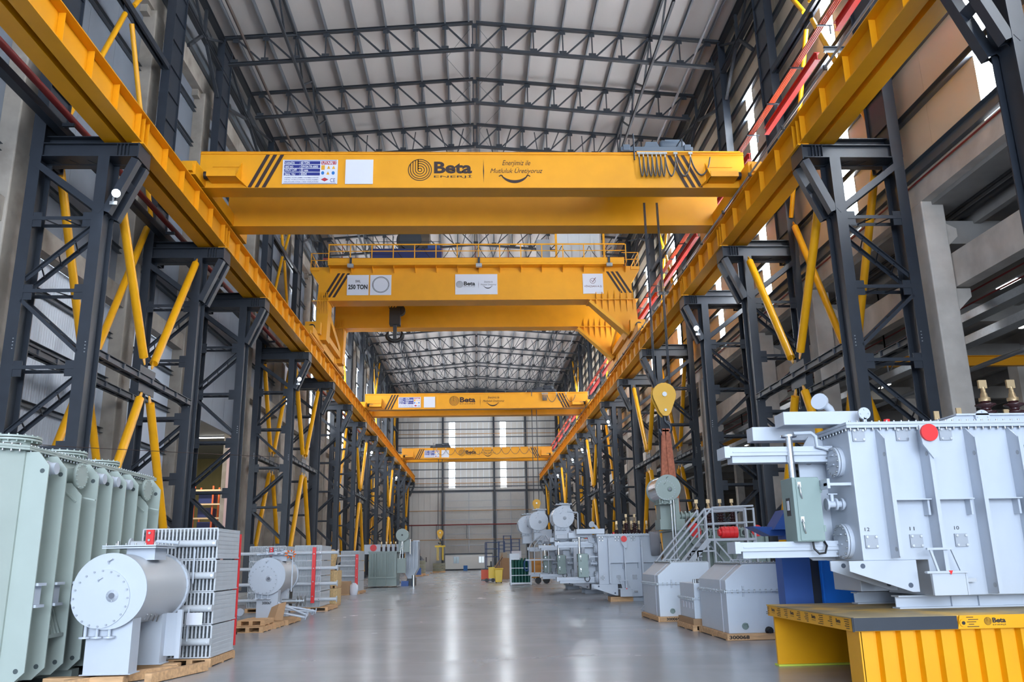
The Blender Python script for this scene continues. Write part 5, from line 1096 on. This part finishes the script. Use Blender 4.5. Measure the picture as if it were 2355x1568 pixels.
    m = M().path([(A(.12), B(.7), C(2.62)), (A(.12), B(.7), C(2.82)), (A(.05), B(.65), C(2.95)), (A(-.06), B(.6), C(3.02)), (A(-.12), B(.57), C(3.04))], .06, 12).tube((A(-.12), B(.57), C(3.04)), (A(-.15), B(.54), C(3.05)), .13, 18); m.obj('elbow_pipe', GREYT, t)
    if numbers: M().tube((A(.33), B(.1), C(2.78)), (A(.33), B(.14), C(2.78)), .09, 20).circ_bolts((A(.33), B(.1), C(2.78)), (0, -1, 0), .06, 4, .014, .012).box(A(.31), A(.35), B(.1), B(.14), C(2.62), C(2.72)).obj('blank_flange', GREYT, t)
    M().tube((A(.70), B(.2), C(2.625)), (A(.70), B(.2), C(2.70)), .045, 12).obj('red_cap', RED, t)
    if lid:
        m = M().prism([(A(1.45), B(.25), C(2.625)), (A(1.80), B(.25), C(2.75)), (A(L), B(.25), C(2.75)), (A(L), B(.25), C(2.625))], (0, 1.1, 0)).box(A(1.78), A(L), B(.2), B(1.4), C(2.75), C(2.775)); m.obj('raised_lid', GREYT, t)
        M().tube((A(2.18), B(.2), C(2.72)), (A(2.18), B(.24), C(2.72)), .11, 20).circ_bolts((A(2.18), B(.2), C(2.72)), (0, -1, 0), .08, 4, .014, .012).obj('blank_flange', GREYT, t)
        M().box(A(2.50), A(2.75), B(-.16), B(-.13), C(1.95), C(2.25)).obj('nameplate', mat('plate_blue', (.35, .45, .58), .3), t)
    if conserv:
        M().box(A(-.85), A(-.25), B(.5), B(1.1), C(2.6), C(3.35)).box(A(-.25), A(.6), B(.6), B(1.0), C(2.62), C(2.9)).obj('conservator_bracket', GREYT, t)
        m = M().path([(A(-.2), B(.4), C(4.0)), (A(.3), B(.4), C(3.95)), (A(.33), B(.4), C(3.9)), (A(.33), B(.4), C(3.0))], .035, 8); m.obj('breather_pipe', GREYT, t)
        m = M().tube((A(-.2), B(.75), C(3.0)), (A(.9), B(.75), C(2.95)), .07, 10)
        for x in (.15, .3, .55): m.tube((A(x), B(.75), C(2.98)), (A(x + .05), B(.75), C(2.98)), .14, 14)
        m.obj('oil_pipe', GREYT, t)
    return t
T0 = transformer(5.42, 11.9, .92, 'light grey power transformer raised on the yellow stand, plates numbered ten to twelve', L=4.6, lid=True, numbers=True)
for x in (8.40, 8.88): bushing(x, 13.25, 3.46, .62, .16, 5, T0)
for i, (x, y) in enumerate(((7.52, 13.2), (7.90, 13.2), (8.63, 13.1))): bushing(x, y, 3.46, .10 + .05*(i == 1), .10, 1, T0)
T2 = transformer(4.85, 34.5, .0, 'grey transformer with grey cloth on its edge standing on the floor', L=2.55)
T3 = transformer(4.75, 42.5, .0, 'grey transformer with a round oil conservator, first behind the cloth draped one', L=2.6, full=False, conserv=True)
T4 = transformer(4.55, 48.8, .0, 'grey transformer with a round oil conservator, last in the row on the aisle side', L=2.6, full=False, conserv=True)
def cons_on(x, y, z, par): conservator('', x, y, y + 1.7, z, .55, GREYT, (.3, z - 1.1), CHROME, bolts=14, parent=par)
cons_on(4.35, 42.9, 3.75, T3); cons_on(3.55, 49.2, 3.85, T4); cons_on(3.05, 52.2, 3.75, T4)
m = M()
for k, x in enumerate((2.9, 3.2, 3.6, 4.0)): m.path([(x, 48.6, .9), (x, 48.6, 2.3 + .1*k), (x + .15, 48.7, 2.6), (3.6 + .1*k, 48.9, 3.0)], .03, 6)
m.box(2.7, 4.4, 48.55, 48.62, 1.62, 1.70); tag(m.obj('pipe_rack', GREYT), 'upright pale pipes in front of the last transformer of the row', 'pipework')
t = tag(M().add([(x, y, z) for j, (y, z) in enumerate(((34.62, 2.66), (34.45, 2.68), (34.34, 2.6), (34.31, 2.2), (34.33, 1.75))) for x in ([6.95, 7.05, 7.14, 7.24, 7.36] if j < 4 else [6.98, 7.02, 7.1, 7.16, 7.34])], [(5*j + i, 5*j + i + 1, 5*j + i + 6, 5*j + i + 5) for j in range(4) for i in range(4)], True).obj('cloth', CLOTH), 'grey cloth draped over the top edge of the transformer on the floor', 'cloth')
s_ = t.modifiers.new('thick', 'SOLIDIFY'); s_.thickness = .015
for k in range(5): bushing(5.9 + .32*k, 36.0, 2.62, .22, .10, 3, T2)
tag(M().box(5.3, 6.2, 34.6, 35.4, 0, .18).obj('timber_block', WOOD), 'wooden packing block under the cloth draped transformer', 'timber')
# ---- green transformer with stair platform
t = thing('power_transformer', 'dark green transformer with two red covers behind the stair platform', 'transformer', (8.7, 31, 0), 'power transformers')
M().box(7.05, 10.3, 30.0, 32.4, .15, 2.58).obj('tank', GREENT, t, bevel=.012)
for y in (30.3, 31.8): M().box(7.1, 10.2, y, y + .25, 0, .15).obj('skid', GREENT, t)
m = M().box(6.95, 10.4, 29.9, 32.5, 2.58, 2.64); m.cur = 1; m.bolts([(7.0 + .12*k, 29.92, 2.64) for k in range(28)], (0, 0, 1), .02, .03); m.obj('top_flange', [GREENT, GALV], t)
for x in (7.35, 7.7, 8.3, 9.0, 9.85, 10.2): M().box(x, x + .03, 29.86, 30.0, .2, 2.5).box(x - .04, x + .07, 29.85, 29.87, .2, 2.4).obj('stiffener', GREENT, t)
for x in (7.68, 9.87): M().prism([(x - .22, 29.82, 2.45), (x + .22, 29.82, 2.45), (x + .16, 29.82, 2.15), (x, 29.82, 1.95), (x - .16, 29.82, 2.15)], (0, .15, 0)).obj('lifting_bracket', GREENT, t); M().tube((x, 29.78, 2.53), (x, 29.82, 2.53), .2, 24).obj('red_cover', RED, t)
for x in (8.1, 8.75, 9.45): M().box(x - .14, x + .14, 29.88, 29.99, 2.34, 2.58).obj('cover_plate', GREENT, t); M().tube((x, 29.86, 2.47), (x, 29.9, 2.47), .1, 16).obj('port', BLACK, t)
M().tube((8.85, 29.9, 1.75), (8.85, 30, 1.75), .35, 24).obj('round_cover', GREENT, t)
M().box(6.55, 7.45, 30.3, 31.2, 2.64, 3.0).box(6.6, 7.3, 30.4, 31.1, 3.0, 3.75).obj('conservator_bracket', GREENT, t)
m = M().tube((7.3, 30.7, 3.1), (7.9, 30.7, 3.15), .09, 12); 
for x in (7.4, 7.55, 7.7): m.tube((x, 30.7, 3.12), (x + .05, 30.7, 3.12), .17, 14)
m.path([(7.9, 30.7, 3.15), (8.05, 30.7, 3.12), (8.12, 30.7, 2.95), (8.12, 30.7, 2.64)], .09, 10); m.obj('oil_pipe', GREENT, t)
for x in (6.88, 6.98): M().tube((x, 29.85, 1.2), (x, 29.85, 3.7), .035, 8).obj('riser_pipe', GALV, t)
M().box(7.1, 7.4, 29.75, 29.9, 1.3, 1.6).obj('gauge_box', STEEL, t); M().lathe((7.75, 30.3, 2.64), (0, 0, 1), [(0, .18), (.1, .22), (.2, .12)], 10).obj('red_cap', RED, t)
conservator('', 6.80, 29.8, 31.4, 4.08, .46, GREENT, (.26, 3.55), CHROME, bolts=24, top=False, parent=t)
for k in range(4): bushing(8.08 + .44*k, 31.0, 2.64, .72, .15, 7, t)
for k in range(2): bushing(6.3 + .36*k, 35.9, 2.62, .5, .11, 6, T2)
t = thing('stair_platform', 'grey steel stair with railed platform in front of the dark green transformer', 'stair platform', (7.7, 27.8, 0))
RL = mat('stair_grey', (.40, .42, .46), .45)
for y in (27.5, 28.5):
    for x in (7.45, 7.68, 8.77, 9.04): M().bar((x, y, 0 if x > 8.9 or x < 7.5 or x > 7.6 else 1.3), (x, y, 3.2), .06, .06).obj('post', RL, t)
    M().tube((7.66, y, 3.22), (9.05, y, 3.26), .035, 8).tube((7.5, y, 2.71), (9.05, y, 2.74), .025, 8).tube((7.7, y, 3.12), (9.05, y, 3.16), .022, 8).obj('hand_rail', RL, t)
    M().tube((7.46, y, 3.2), (5.75, y, 1.35), .035, 8).tube((7.66, y, 3.2), (5.95, y, 1.35), .035, 8).tube((7.5, y, 2.55), (6.3, y, 1.2), .03, 8).obj('stair_rail', RL, t)
    M().bar((7.5, y, 2.2), (5.4, y, .0), .05, .16).obj('stringer', RL, t)
    M().bar((7.72, y, 2.15), (8.4, y, 1.3), .05, .05).bar((9.0, y, 2.15), (8.5, y, 1.3), .05, .05).bar((7.1, y, 1.85), (7.7, y, 1.85), .05, .05).bar((7.1, y, .0), (7.1, y, 1.85), .05, .05).obj('stay', RL, t)
M().box(7.45, 9.06, 27.45, 28.55, 2.16, 2.24).obj('deck', RL, t)
for k in range(7): M().box(5.55 + .28*k, 5.85 + .28*k, 27.5, 28.5, .22 + .29*k, .26 + .29*k).obj('step', RL, t)
t = thing('signal_barrel', 'bright red ribbed barrel lying on the stair platform', 'barrel', (8.2, 27.8, 2.24))
M().tube((7.98, 27.75, 2.43), (8.52, 27.75, 2.43), .19, 18).obj('drum', RED, t); M().tube((7.90, 27.75, 2.43), (7.98, 27.75, 2.43), .12, 14).obj('neck', RED, t)
for k in range(3): M().tube((8.08 + .15*k, 27.75, 2.43), (8.11 + .15*k, 27.75, 2.43), .205, 18).obj('hoop', RED, t)
# ---- bolted cover boxes on pallets
def bin_box(x0, x1, y0, y1, z, h, lab, small=False):
    t = thing('cover_box', lab, 'steel box', ((x0+x1)/2, (y0+y1)/2, z), 'grey bolted boxes')
    zm = z + h*(.60 if not small else .55); cx = min(.40, (x1-x0)*.4); zc = z + h*.77
    M().box(x0, x1, y0, y1, z, zm).obj('lower_box', GREYT_LIT, t, bevel=.01)
    if small: m = M().box(x0 + .02, x1, y0, y1, zm + .02, z + h)
    else: m = M().prism([(x0, y0, zm + .02), (x1, y0, zm + .02), (x1, y0, z + h), (x0 + cx, y0, z + h), (x0, y0, zc)], (0, y1 - y0, 0))
    m.obj('upper_box', GREYT_LIT, t, bevel=.01)
    fl = M().box(x0 - .05, x1 + .02, y0 - .05, y1 + .05, zm, zm + .02); fl.obj('flange', GREYT_LIT, t)
    nx = int((x1-x0)/.12); ny = int((y1-y0)/.10)
    m = M().bolts([(x0 + .12*k, y0 - .03, zm + .02) for k in range(nx + 1)] + [(x0 - .03, y0 + .1*k, zm + .02) for k in range(ny + 1)], (0, 0, 1), .016, .025).bolts([(x0 + .12*k, y0 - .03, zm) for k in range(nx + 1)] + [(x0 - .03, y0 + .1*k, zm) for k in range(ny + 1)], (0, 0, -1), .013, .03); m.obj('bolt', GALV, t)
    if not small:
        m = M().box(x0 + cx - .02, x1, y0 + .1, y1, z + h, z + h + .03).bolts([(x0 + cx + .08*k, y0 + .13, z + h + .03) for k in range(int((x1-x0-cx)/.08))] + [(x0 + cx + .03, y0 + .15 + .09*k, z + h + .03) for k in range(int((y1-y0)/.1))], (0, 0, 1), .018, .03); m.obj('lid', GALV, t)
        for k in range(2):
            yy = y0 + .5 + .7*k; M().path([(x0 + cx + .1, yy, z + h + .02), (x0 + cx + .1, yy, z + h + .09), (x0 + cx + .36, yy, z + h + .09), (x0 + cx + .36, yy, z + h + .02)], .013, 6).obj('lid_handle', GREYT, t)
        for xx in (x0 - .01,): M().path([(xx, y0 + .35, z), (xx, y0 + .35, zc), (x0 + cx, y0 + .35, z + h + .01), (x1, y0 + .35, z + h + .01)], .008, 4).obj('strap', WHITE, t)
        M().box(x0 + .34, x0 + .38, y0 - .03, y0, zm - .1, zm + .12).obj('lug', GREYT, t)
    else:
        for k in range(4): M().box(x0 - .006, x0, y0 + .14 + .30*k, y0 + .32 + .30*k, z + .22, z + .36).obj('sight_plate', WHITE, t)
        M().lathe((x0 + .3, y0 + .5, z + h), (0, 0, 1), [(0, .12), (.05, .14), (.09, .08)], 8).bolts([(x0 + .1 + .07*k, y0 + .3 + .1*k, z + h) for k in range(5)], (0, 0, 1), .03, .09).obj('fitting', GALV, t)
    M().tube((x0 + .35, y0 - .012, z + .14), (x0 + .35, y0, z + .14), .07, 16).path([(x0 + .29, y0 - .02, z + .12), (x0 + .31, y0 - .03, z + .19), (x0 + .39, y0 - .03, z + .19), (x0 + .41, y0 - .02, z + .12)], .011, 6).obj('earth_boss', CAB, t)
    return t
pallet(5.12, 6.7, 17.95, 20.2, 'pallet with the number 300068 under the grey box beside the yellow stand', h=.13, mark='300068')
bin_box(5.20, 6.75, 18.05, 20.2, .13, 1.38, 'grey bolted steel box on the pallet numbered 300068')
pallet(4.85, 6.2, 23.4, 25.8, 'pallet with the number 300069 under the grey box farther from the yellow stand', h=.13, mark=None)
q = pallet(5.02, 5.62, 20.35, 21.95, 'small pallet under the low grey box between the two numbered pallets', h=.13)
tag(M().box(5.05, 5.6, 20.4, 21.9, .13, .27).obj('timber_block', CARD), 'brown packing block under the low grey box', 'timber')
bin_box(4.92, 6.35, 23.5, 25.7, .13, 1.40, 'grey bolted steel box on the pallet numbered 300069')
m = M(); f = M(); bd = M().box(4.9, 6.2, 23.36, 23.395, .01, .13).obj('front_board', WOOD, [o for o in bpy.data.objects if o.get('label', '').startswith('pallet with the number 300069')][0]); text(f, '300069', 5.06, 5.42, .035, .11, 23.352, bold=.03); f.obj('lettering', BLACK, bd)
bin_box(5.10, 5.62, 20.42, 21.85, .27, .80, 'low grey steel box with four white plates between the two bigger boxes', small=True)
tag(M().lathe((6.02, 18.0, .18), (0, -1, 0), [(0, .08), (.06, .08), (.06, .05), (.1, .05)], 12).obj('fitting', BLACK), 'small black fitting beside the box on pallet 300068', 'fitting')
# ---- blue machine behind the stand
t = thing('blue_machine', 'tall blue machine housing with a grey post behind the yellow stand', 'machine', (7, 15.8, 0))
M().box(5.58, 6.10, 15.6, 15.95, 0, 1.85).obj('housing', BLUED, t); M().box(6.10, 6.27, 15.64, 15.95, 0, 1.85).obj('post', STEEL, t); M().box(6.27, 9.2, 15.55, 15.95, 0, 1.85).obj('housing', BLUE, t)
M().box(6.25, 6.28, 15.5, 15.55, 0, 1.85).box(5.57, 9.2, 15.55, 15.97, 1.85, 1.9).obj('edge_strip', BLUE, t)
m = M().prism([(5.72, 17.6, 2.28), (6.6, 17.6, 2.24), (6.6, 17.6, 2.08), (6.1, 17.6, 2.08)], (0, .5, 0)).prism([(6.12, 17.4, 2.2), (6.6, 17.4, 2.2), (6.6, 17.4, 2.62), (6.4, 17.4, 2.6)], (0, .6, 0)).box(6.82, 7.2, 17.5, 18.1, 0, 2.1).box(6.4, 7.2, 17.5, 18.0, 2.0, 2.1); tag(m.obj('blue_clamp', BLUED), 'blue toothed clamp head rising behind the grey boxes', 'machine')
# ---- yellow stand
t = thing('assembly_stand', 'heavy yellow steel stand with worn top carrying the raised transformer', 'stand', (7.5, 12.4, 0))
SX0, SX1, SY0, SY1 = 4.66, 10.2, 10.75, 13.95
WORN = mat('worn_top', (.33, .25, .13), .6, noise=.3, nscale=1.5, dirt=(.70, .40, .05), dscale=1.1)
M().box(SX0, SX1, SY0, SY1, .905, .92).obj('top_plate', WORN, t)
M().box(SX0 + .01, SX1, SY0 + .01, SY1 - .01, .75, .905).obj('deck_frame', YEL2, t, bevel=.004)
M().box(SX0 + .08, SX1 - .1, SY1 - .1, SY1 - .05, .02, .75).obj('rear_panel', YEL2, t)
M().box(SX0 + .06, SX1, SY1 - .18, SY1 + .02, .0, .025).obj('foot_plate', mat('foot_lime', (.62, .72, .08), .5), t)
M().box(SX0 - .012, SX0 + .01, SY0 - .02, SY0 + .0, .75, .92).box(SX0, 5.98, SY0 - .03, SY0 + .01, .76, .915).obj('edge_bar', STEEL, t)
# corrugated front panel
m = M(); pts = []; x = SX0 + .12; k = 0
while x < SX1 - .2:
    pts += [(x, SY0 + .08), (x + .16, SY0 + .08), (x + .20, SY0 + .17), (x + .23, SY0 + .17), (x + .255, SY0 + .08)]; x += .258
m.add([(a, b, .0) for a, b in pts] + [(a, b, .75) for a, b in pts], [(i, i+1, len(pts)+i+1, len(pts)+i) for i in range(len(pts)-1)]); m.obj('front_panel', YEL2, t)
M().box(SX0 + .10, SX0 + .13, SY0 + .08, SY0 + .45, 0, .75).obj('end_web', YEL2, t)
bd = M().prism([(5.98, SY0 - .025, .76), (6.02, SY0 - .025, .92), (7.4, SY0 - .025, .92), (7.4, SY0 - .025, .76)], (0, .03, 0)).obj('name_board', YEL2, t)
m = M(); logo(m, 6.37, .845, .047, SY0 - .03); text(m, 'Beta', 6.43, 6.60, .825, .885, SY0 - .03, bold=.035); text(m, 'ENERJİ', 6.43, 6.60, .79, .813, SY0 - .03)
for k in range(5): m.add([(6.10 + .02*(k % 2), SY0 - .03, .78 + .028*k), (6.25 - .03*((k*2) % 3), SY0 - .03, .78 + .028*k), (6.25 - .03*((k*2) % 3), SY0 - .03, .788 + .028*k), (6.10 + .02*(k % 2), SY0 - .03, .788 + .028*k)], [(0, 1, 2, 3)])
m.obj('lettering', BLACK, bd)
M().tube((6.05, SY0 - .04, .83), (6.05, SY0, .83), .045, 16).obj('pull_eye', YEL2, t); M().tube((6.05, SY0 - .046, .83), (6.05, SY0 - .03, .83), .022, 12).obj('hole', BLACK, t)
m = M()
rr = random.Random(3)
for g in range(4):
    for e in (0, 1):
        y0_ = SY0 + .12 + .82*g + .5*e
        for k in range(5): L_ = .08 + .10*rr.random(); m.add([(SX0 + .006, y0_ + .02*e, .775 + .026*k), (SX0 + .006, y0_ + L_, .775 + .026*k), (SX0 + .006, y0_ + L_, .784 + .026*k), (SX0 + .006, y0_ + .02*e, .784 + .026*k)], [(3, 2, 1, 0)])
    text(m, 'Beta', -(SY0 + .52 + .82*g), -(SY0 + .38 + .82*g), .83, .88, SX0 + .006, bold=.03, plane='x'); text(m, 'ENERJİ', -(SY0 + .52 + .82*g), -(SY0 + .38 + .82*g), .80, .82, SX0 + .006, plane='x')
m.obj('edge_marking', BLACK, t)
# ================================================================ far floor
t = thing('tool_cart', 'orange red cart on small wheels in the middle of the hall', 'cart', (.62, 73.5, 0))
M().box(.28, .96, 73.2, 73.9, .14, .92).obj('cart_body', ORB, t, bevel=.02); M().box(.26, .98, 73.18, 73.92, .92, .97).obj('tray', STEEL, t)
for x in (.34, .62, .9): M().tube((x - .03, 73.28, .07), (x + .03, 73.28, .07), .07, 10).obj('caster', BLACK, t)
t = thing('waste_bin', 'yellow wheeled waste bin beside the orange red cart', 'bin', (1.6, 65.9, 0))
M().prism([(1.34, 65.6, .06), (1.82, 65.6, .06), (1.90, 65.6, 1.0), (1.27, 65.6, 1.0)], (0, .65, 0)).obj('bin_body', YELB, t, bevel=.03); M().box(1.22, 1.94, 65.55, 66.3, 1.0, 1.09).obj('bin_lid', YELB, t, bevel=.02)
for x in (1.36, 1.74): M().tube((x, 66.1, .12), (x + .08, 66.1, .12), .12, 12).obj('wheel', BLACK, t)
t = thing('pallet_truck', 'small yellow truck with black seat between the cart and the waste bin', 'truck', (1.05, 69, 0))
M().box(.85, 1.35, 68.5, 69.8, .3, 1.15).obj('truck_body', YELB, t); M().box(.7, 1.15, 68.8, 69.4, 1.15, 1.25).box(1.0, 1.12, 68.8, 69.4, 1.2, 1.6).obj('seat', BLACK, t); M().bar((.4, 69, .15), (1.3, 69, .15), .6, .1).obj('fork', STEEL, t)
for x in (.7, 1.2): M().tube((x, 68.5, .15), (x, 68.7, .15), .15, 12).obj('wheel', BLACK, t)
M().bar((1.35, 68.9, 1.0), (2.0, 68.9, 1.9), .05, .05).obj('tiller', BLACK, t)
t = thing('drum_rack', 'grey steel rack filled with green gas bottles', 'rack', (2.95, 60, 0))
for x in (2.27, 3.65):
    for y in (59.4, 60.7): M().bar((x, y, 0), (x, y, 2.1 if x < 3 else 1.7), .09, .09).obj('upright', PIPEG, t)
for z in (.12, .62, 1.1): M().box(2.25, 3.67, 59.36, 59.44, z, z + .05).obj('rack_bar', PIPEG, t)
M().box(2.22, 3.7, 59.3, 60.8, .06, .12).obj('base', PIPEG, t); M().box(2.3, 2.9, 59.38, 59.42, 1.68, 2.1).obj('rack_sign', PIPEG, t)
gb = None
for j in range(2):
    for k in range(6):
        x = 2.42 + .215*k; y = 59.62 + .3*j
        lab = 'green gas bottle in the grey rack, %s row, %s from the middle of the hall' % ('front' if j == 0 else 'second', nth(k))
        if gb is None: gb = tag(M().lathe((x, y, .12), (0, 0, 1), [(0, .10), (1.50, .10), (1.62, .05), (1.68, .03)], 14).obj('gas_bottle', GREEN), lab, 'gas bottle', 'green gas bottles'); gx, gy = x, y
        else:
            c = gb.copy(); COL.objects.link(c); c.location = (x - gx, y - gy, 0); c['label'] = lab
t = thing('hose_reel', 'blue hose coil hanging on the gas bottle rack', 'hose', (3.35, 59.3, 1.3))
M().path([(3.35 + .16*math.cos(R(a)), 59.28, 1.3 + .38*math.sin(R(a))) for a in range(0, 361, 24)], .05, 8).obj('hose_coil', mat('hose_blue', (.02, .08, .25), .5), t)
t = thing('paint_machine', 'orange machine frame on wheels behind the gas bottle rack', 'machine', (4.0, 62, 0))
M().box(3.7, 4.6, 61.6, 62.4, .4, 1.75).obj('frame_body', mat('machine_orange', (.62, .26, .03), .5), t)
for z in (.6, 1.0, 1.4): M().box(3.65, 4.65, 61.5, 61.6, z, z + .14).obj('frame_bar', mat('machine_orange', (.6, .2, .02), .5), t)
for x in (4.3, 4.9): M().tube((x, 61.6, .23), (x, 61.9, .23), .23, 16).obj('wheel', BLACK, t)
for i in range(5):
    x, z, w, h, mt = ((2.0, 0, 1.6, .95, CARD), (2.1, .95, 1.4, .9, CARD), (2.0, 1.85, .7, .5, mat('carton_pale', (.40, .35, .28), .8)), (3.1, 1.85, .9, .6, WHITE), (1.5, 0, .5, 1.2, CARD))[i]
    tag(M().box(x, x + w, 78 + .2*i, 79.4, z, z + h).obj('carton', mt, bevel=.02), ('wide brown carton at the bottom of the stack behind the gas bottles', 'brown carton in the middle of the stack behind the gas bottles', 'pale carton on top of the stack behind the gas bottles', 'white motor box on top of the stack behind the gas bottles', 'narrow brown carton leaning beside the stack')[i], 'carton', 'carton stack')
m = M()
for i in range(5): m.path([(1.3 + .2*i, 77.4, .03), (1.4 + .2*i, 77.4, .5 + .2*i), (1.6 + .15*i, 77.3, 1.2 + .15*i), (2.2, 77.5, 1.9 + .1*i)], .035, 5)
tag(m.obj('scrap_branch', CARD), 'tangle of brown strips in front of the carton stack', 'scrap')
for i, (x, z0, z1, w) in enumerate(((2.9, 2.5, 4.0, .7), (3.75, 2.5, 3.7, .8), (2.4, 2.4, 3.5, .6))):
    t = thing('blue_ladder', 'dark blue tubular ladder frame above the carton stack, %s one' % ('tallest', 'widest', 'lowest')[i], 'ladder', (x, 84, 0), 'blue ladders')
    for d in (-w/2, w/2): M().tube((x + d, 84 + i, 0), (x + d, 84 + i, z1), .05, 6).obj('side_rail', mat('ladder_blue', (.04, .07, .16), .5), t)
    for k in range(5): M().tube((x - w/2, 84 + i, z1 - .05 - .35*k), (x + w/2, 84 + i, z1 - .05 - .35*k), .035, 6).obj('rung', mat('ladder_blue', (.04, .07, .16), .5), t)
M_ = M().path([(4.5, 76, 0), (4.5, 76, 2.0), (4.5, 76, 2.9), (4.6, 76, 3.1), (4.85, 76, 3.1), (4.95, 76, 2.9), (4.95, 76, 0)], .05, 6); tag(M_.obj('hose_loop', BLACK), 'upright black hose loop behind the gas bottles', 'hose')
t = thing('blue_barrier', 'dark blue tubular barrier frame beside the carton stack', 'barrier', (1.0, 96, 0))
for x in (.85, 1.0, 2.4): M().tube((x, 96, 0), (x, 96, 3.6), .05, 6).obj('post', mat('ladder_blue', (.04, .07, .16), .5), t)
for z in (2.05, 2.9, 3.6): M().tube((.85, 96, z), (2.5, 96, z), .05, 6).obj('cross_bar', mat('ladder_blue', (.04, .07, .16), .5), t)
tag(M().tube((-.05 + 5.6, 70, 0), (5.55, 70, .7), .3, 14).obj('barrel', BLACK), 'black barrel behind the last transformer of the row', 'barrel')
t = thing('office_cabin', 'long white office cabin with two windows against the gable wall', 'cabin', (-1.7, 155, 0))
m = M()
for k in range(7): m.box(-5.8 + 1.2*k, -4.62 + 1.2*k, 154, 156.4, .25, 2.75)
m.box(-5.8, 2.58, 154.02, 156.4, .25, 2.75); m.obj('cabin_wall', mat('cabin_panel', (.80, .79, .75), .5), t)
M().box(-5.9, 2.7, 153.9, 156.5, 2.75, 2.95).obj('cabin_roof', STEEL, t); M().box(-5.9, 2.7, 153.9, 156.5, 0, .25).obj('cabin_base', STEELT, t)
for x in (-4.35, .15):
    w = M().box(x, x + 1.05, 153.95, 154.02, 1.2, 2.4).obj('window', WHITE, t)
    for s in (0, .5): M().box(x + .07 + s, x + .48 + s, 153.93, 153.95, 1.27, 2.33).obj('pane', mat('cabin_glass', (.22, .33, .36), .1) if x < 0 else mat('cabin_glass_lit', (.6, .7, .7), .2, emit=(.8, .9, .95, .5)), w)
M().box(-.9, -.1, 153.96, 154.01, .3, 2.5).obj('door', mat('cabin_panel', (.80, .79, .75), .5), t)
tag(M().box(-2.5, -1.8, 150.8, 151.6, 0, .85).obj('blue_crate', BLUE2), 'small blue crate in front of the white cabin', 'crate')
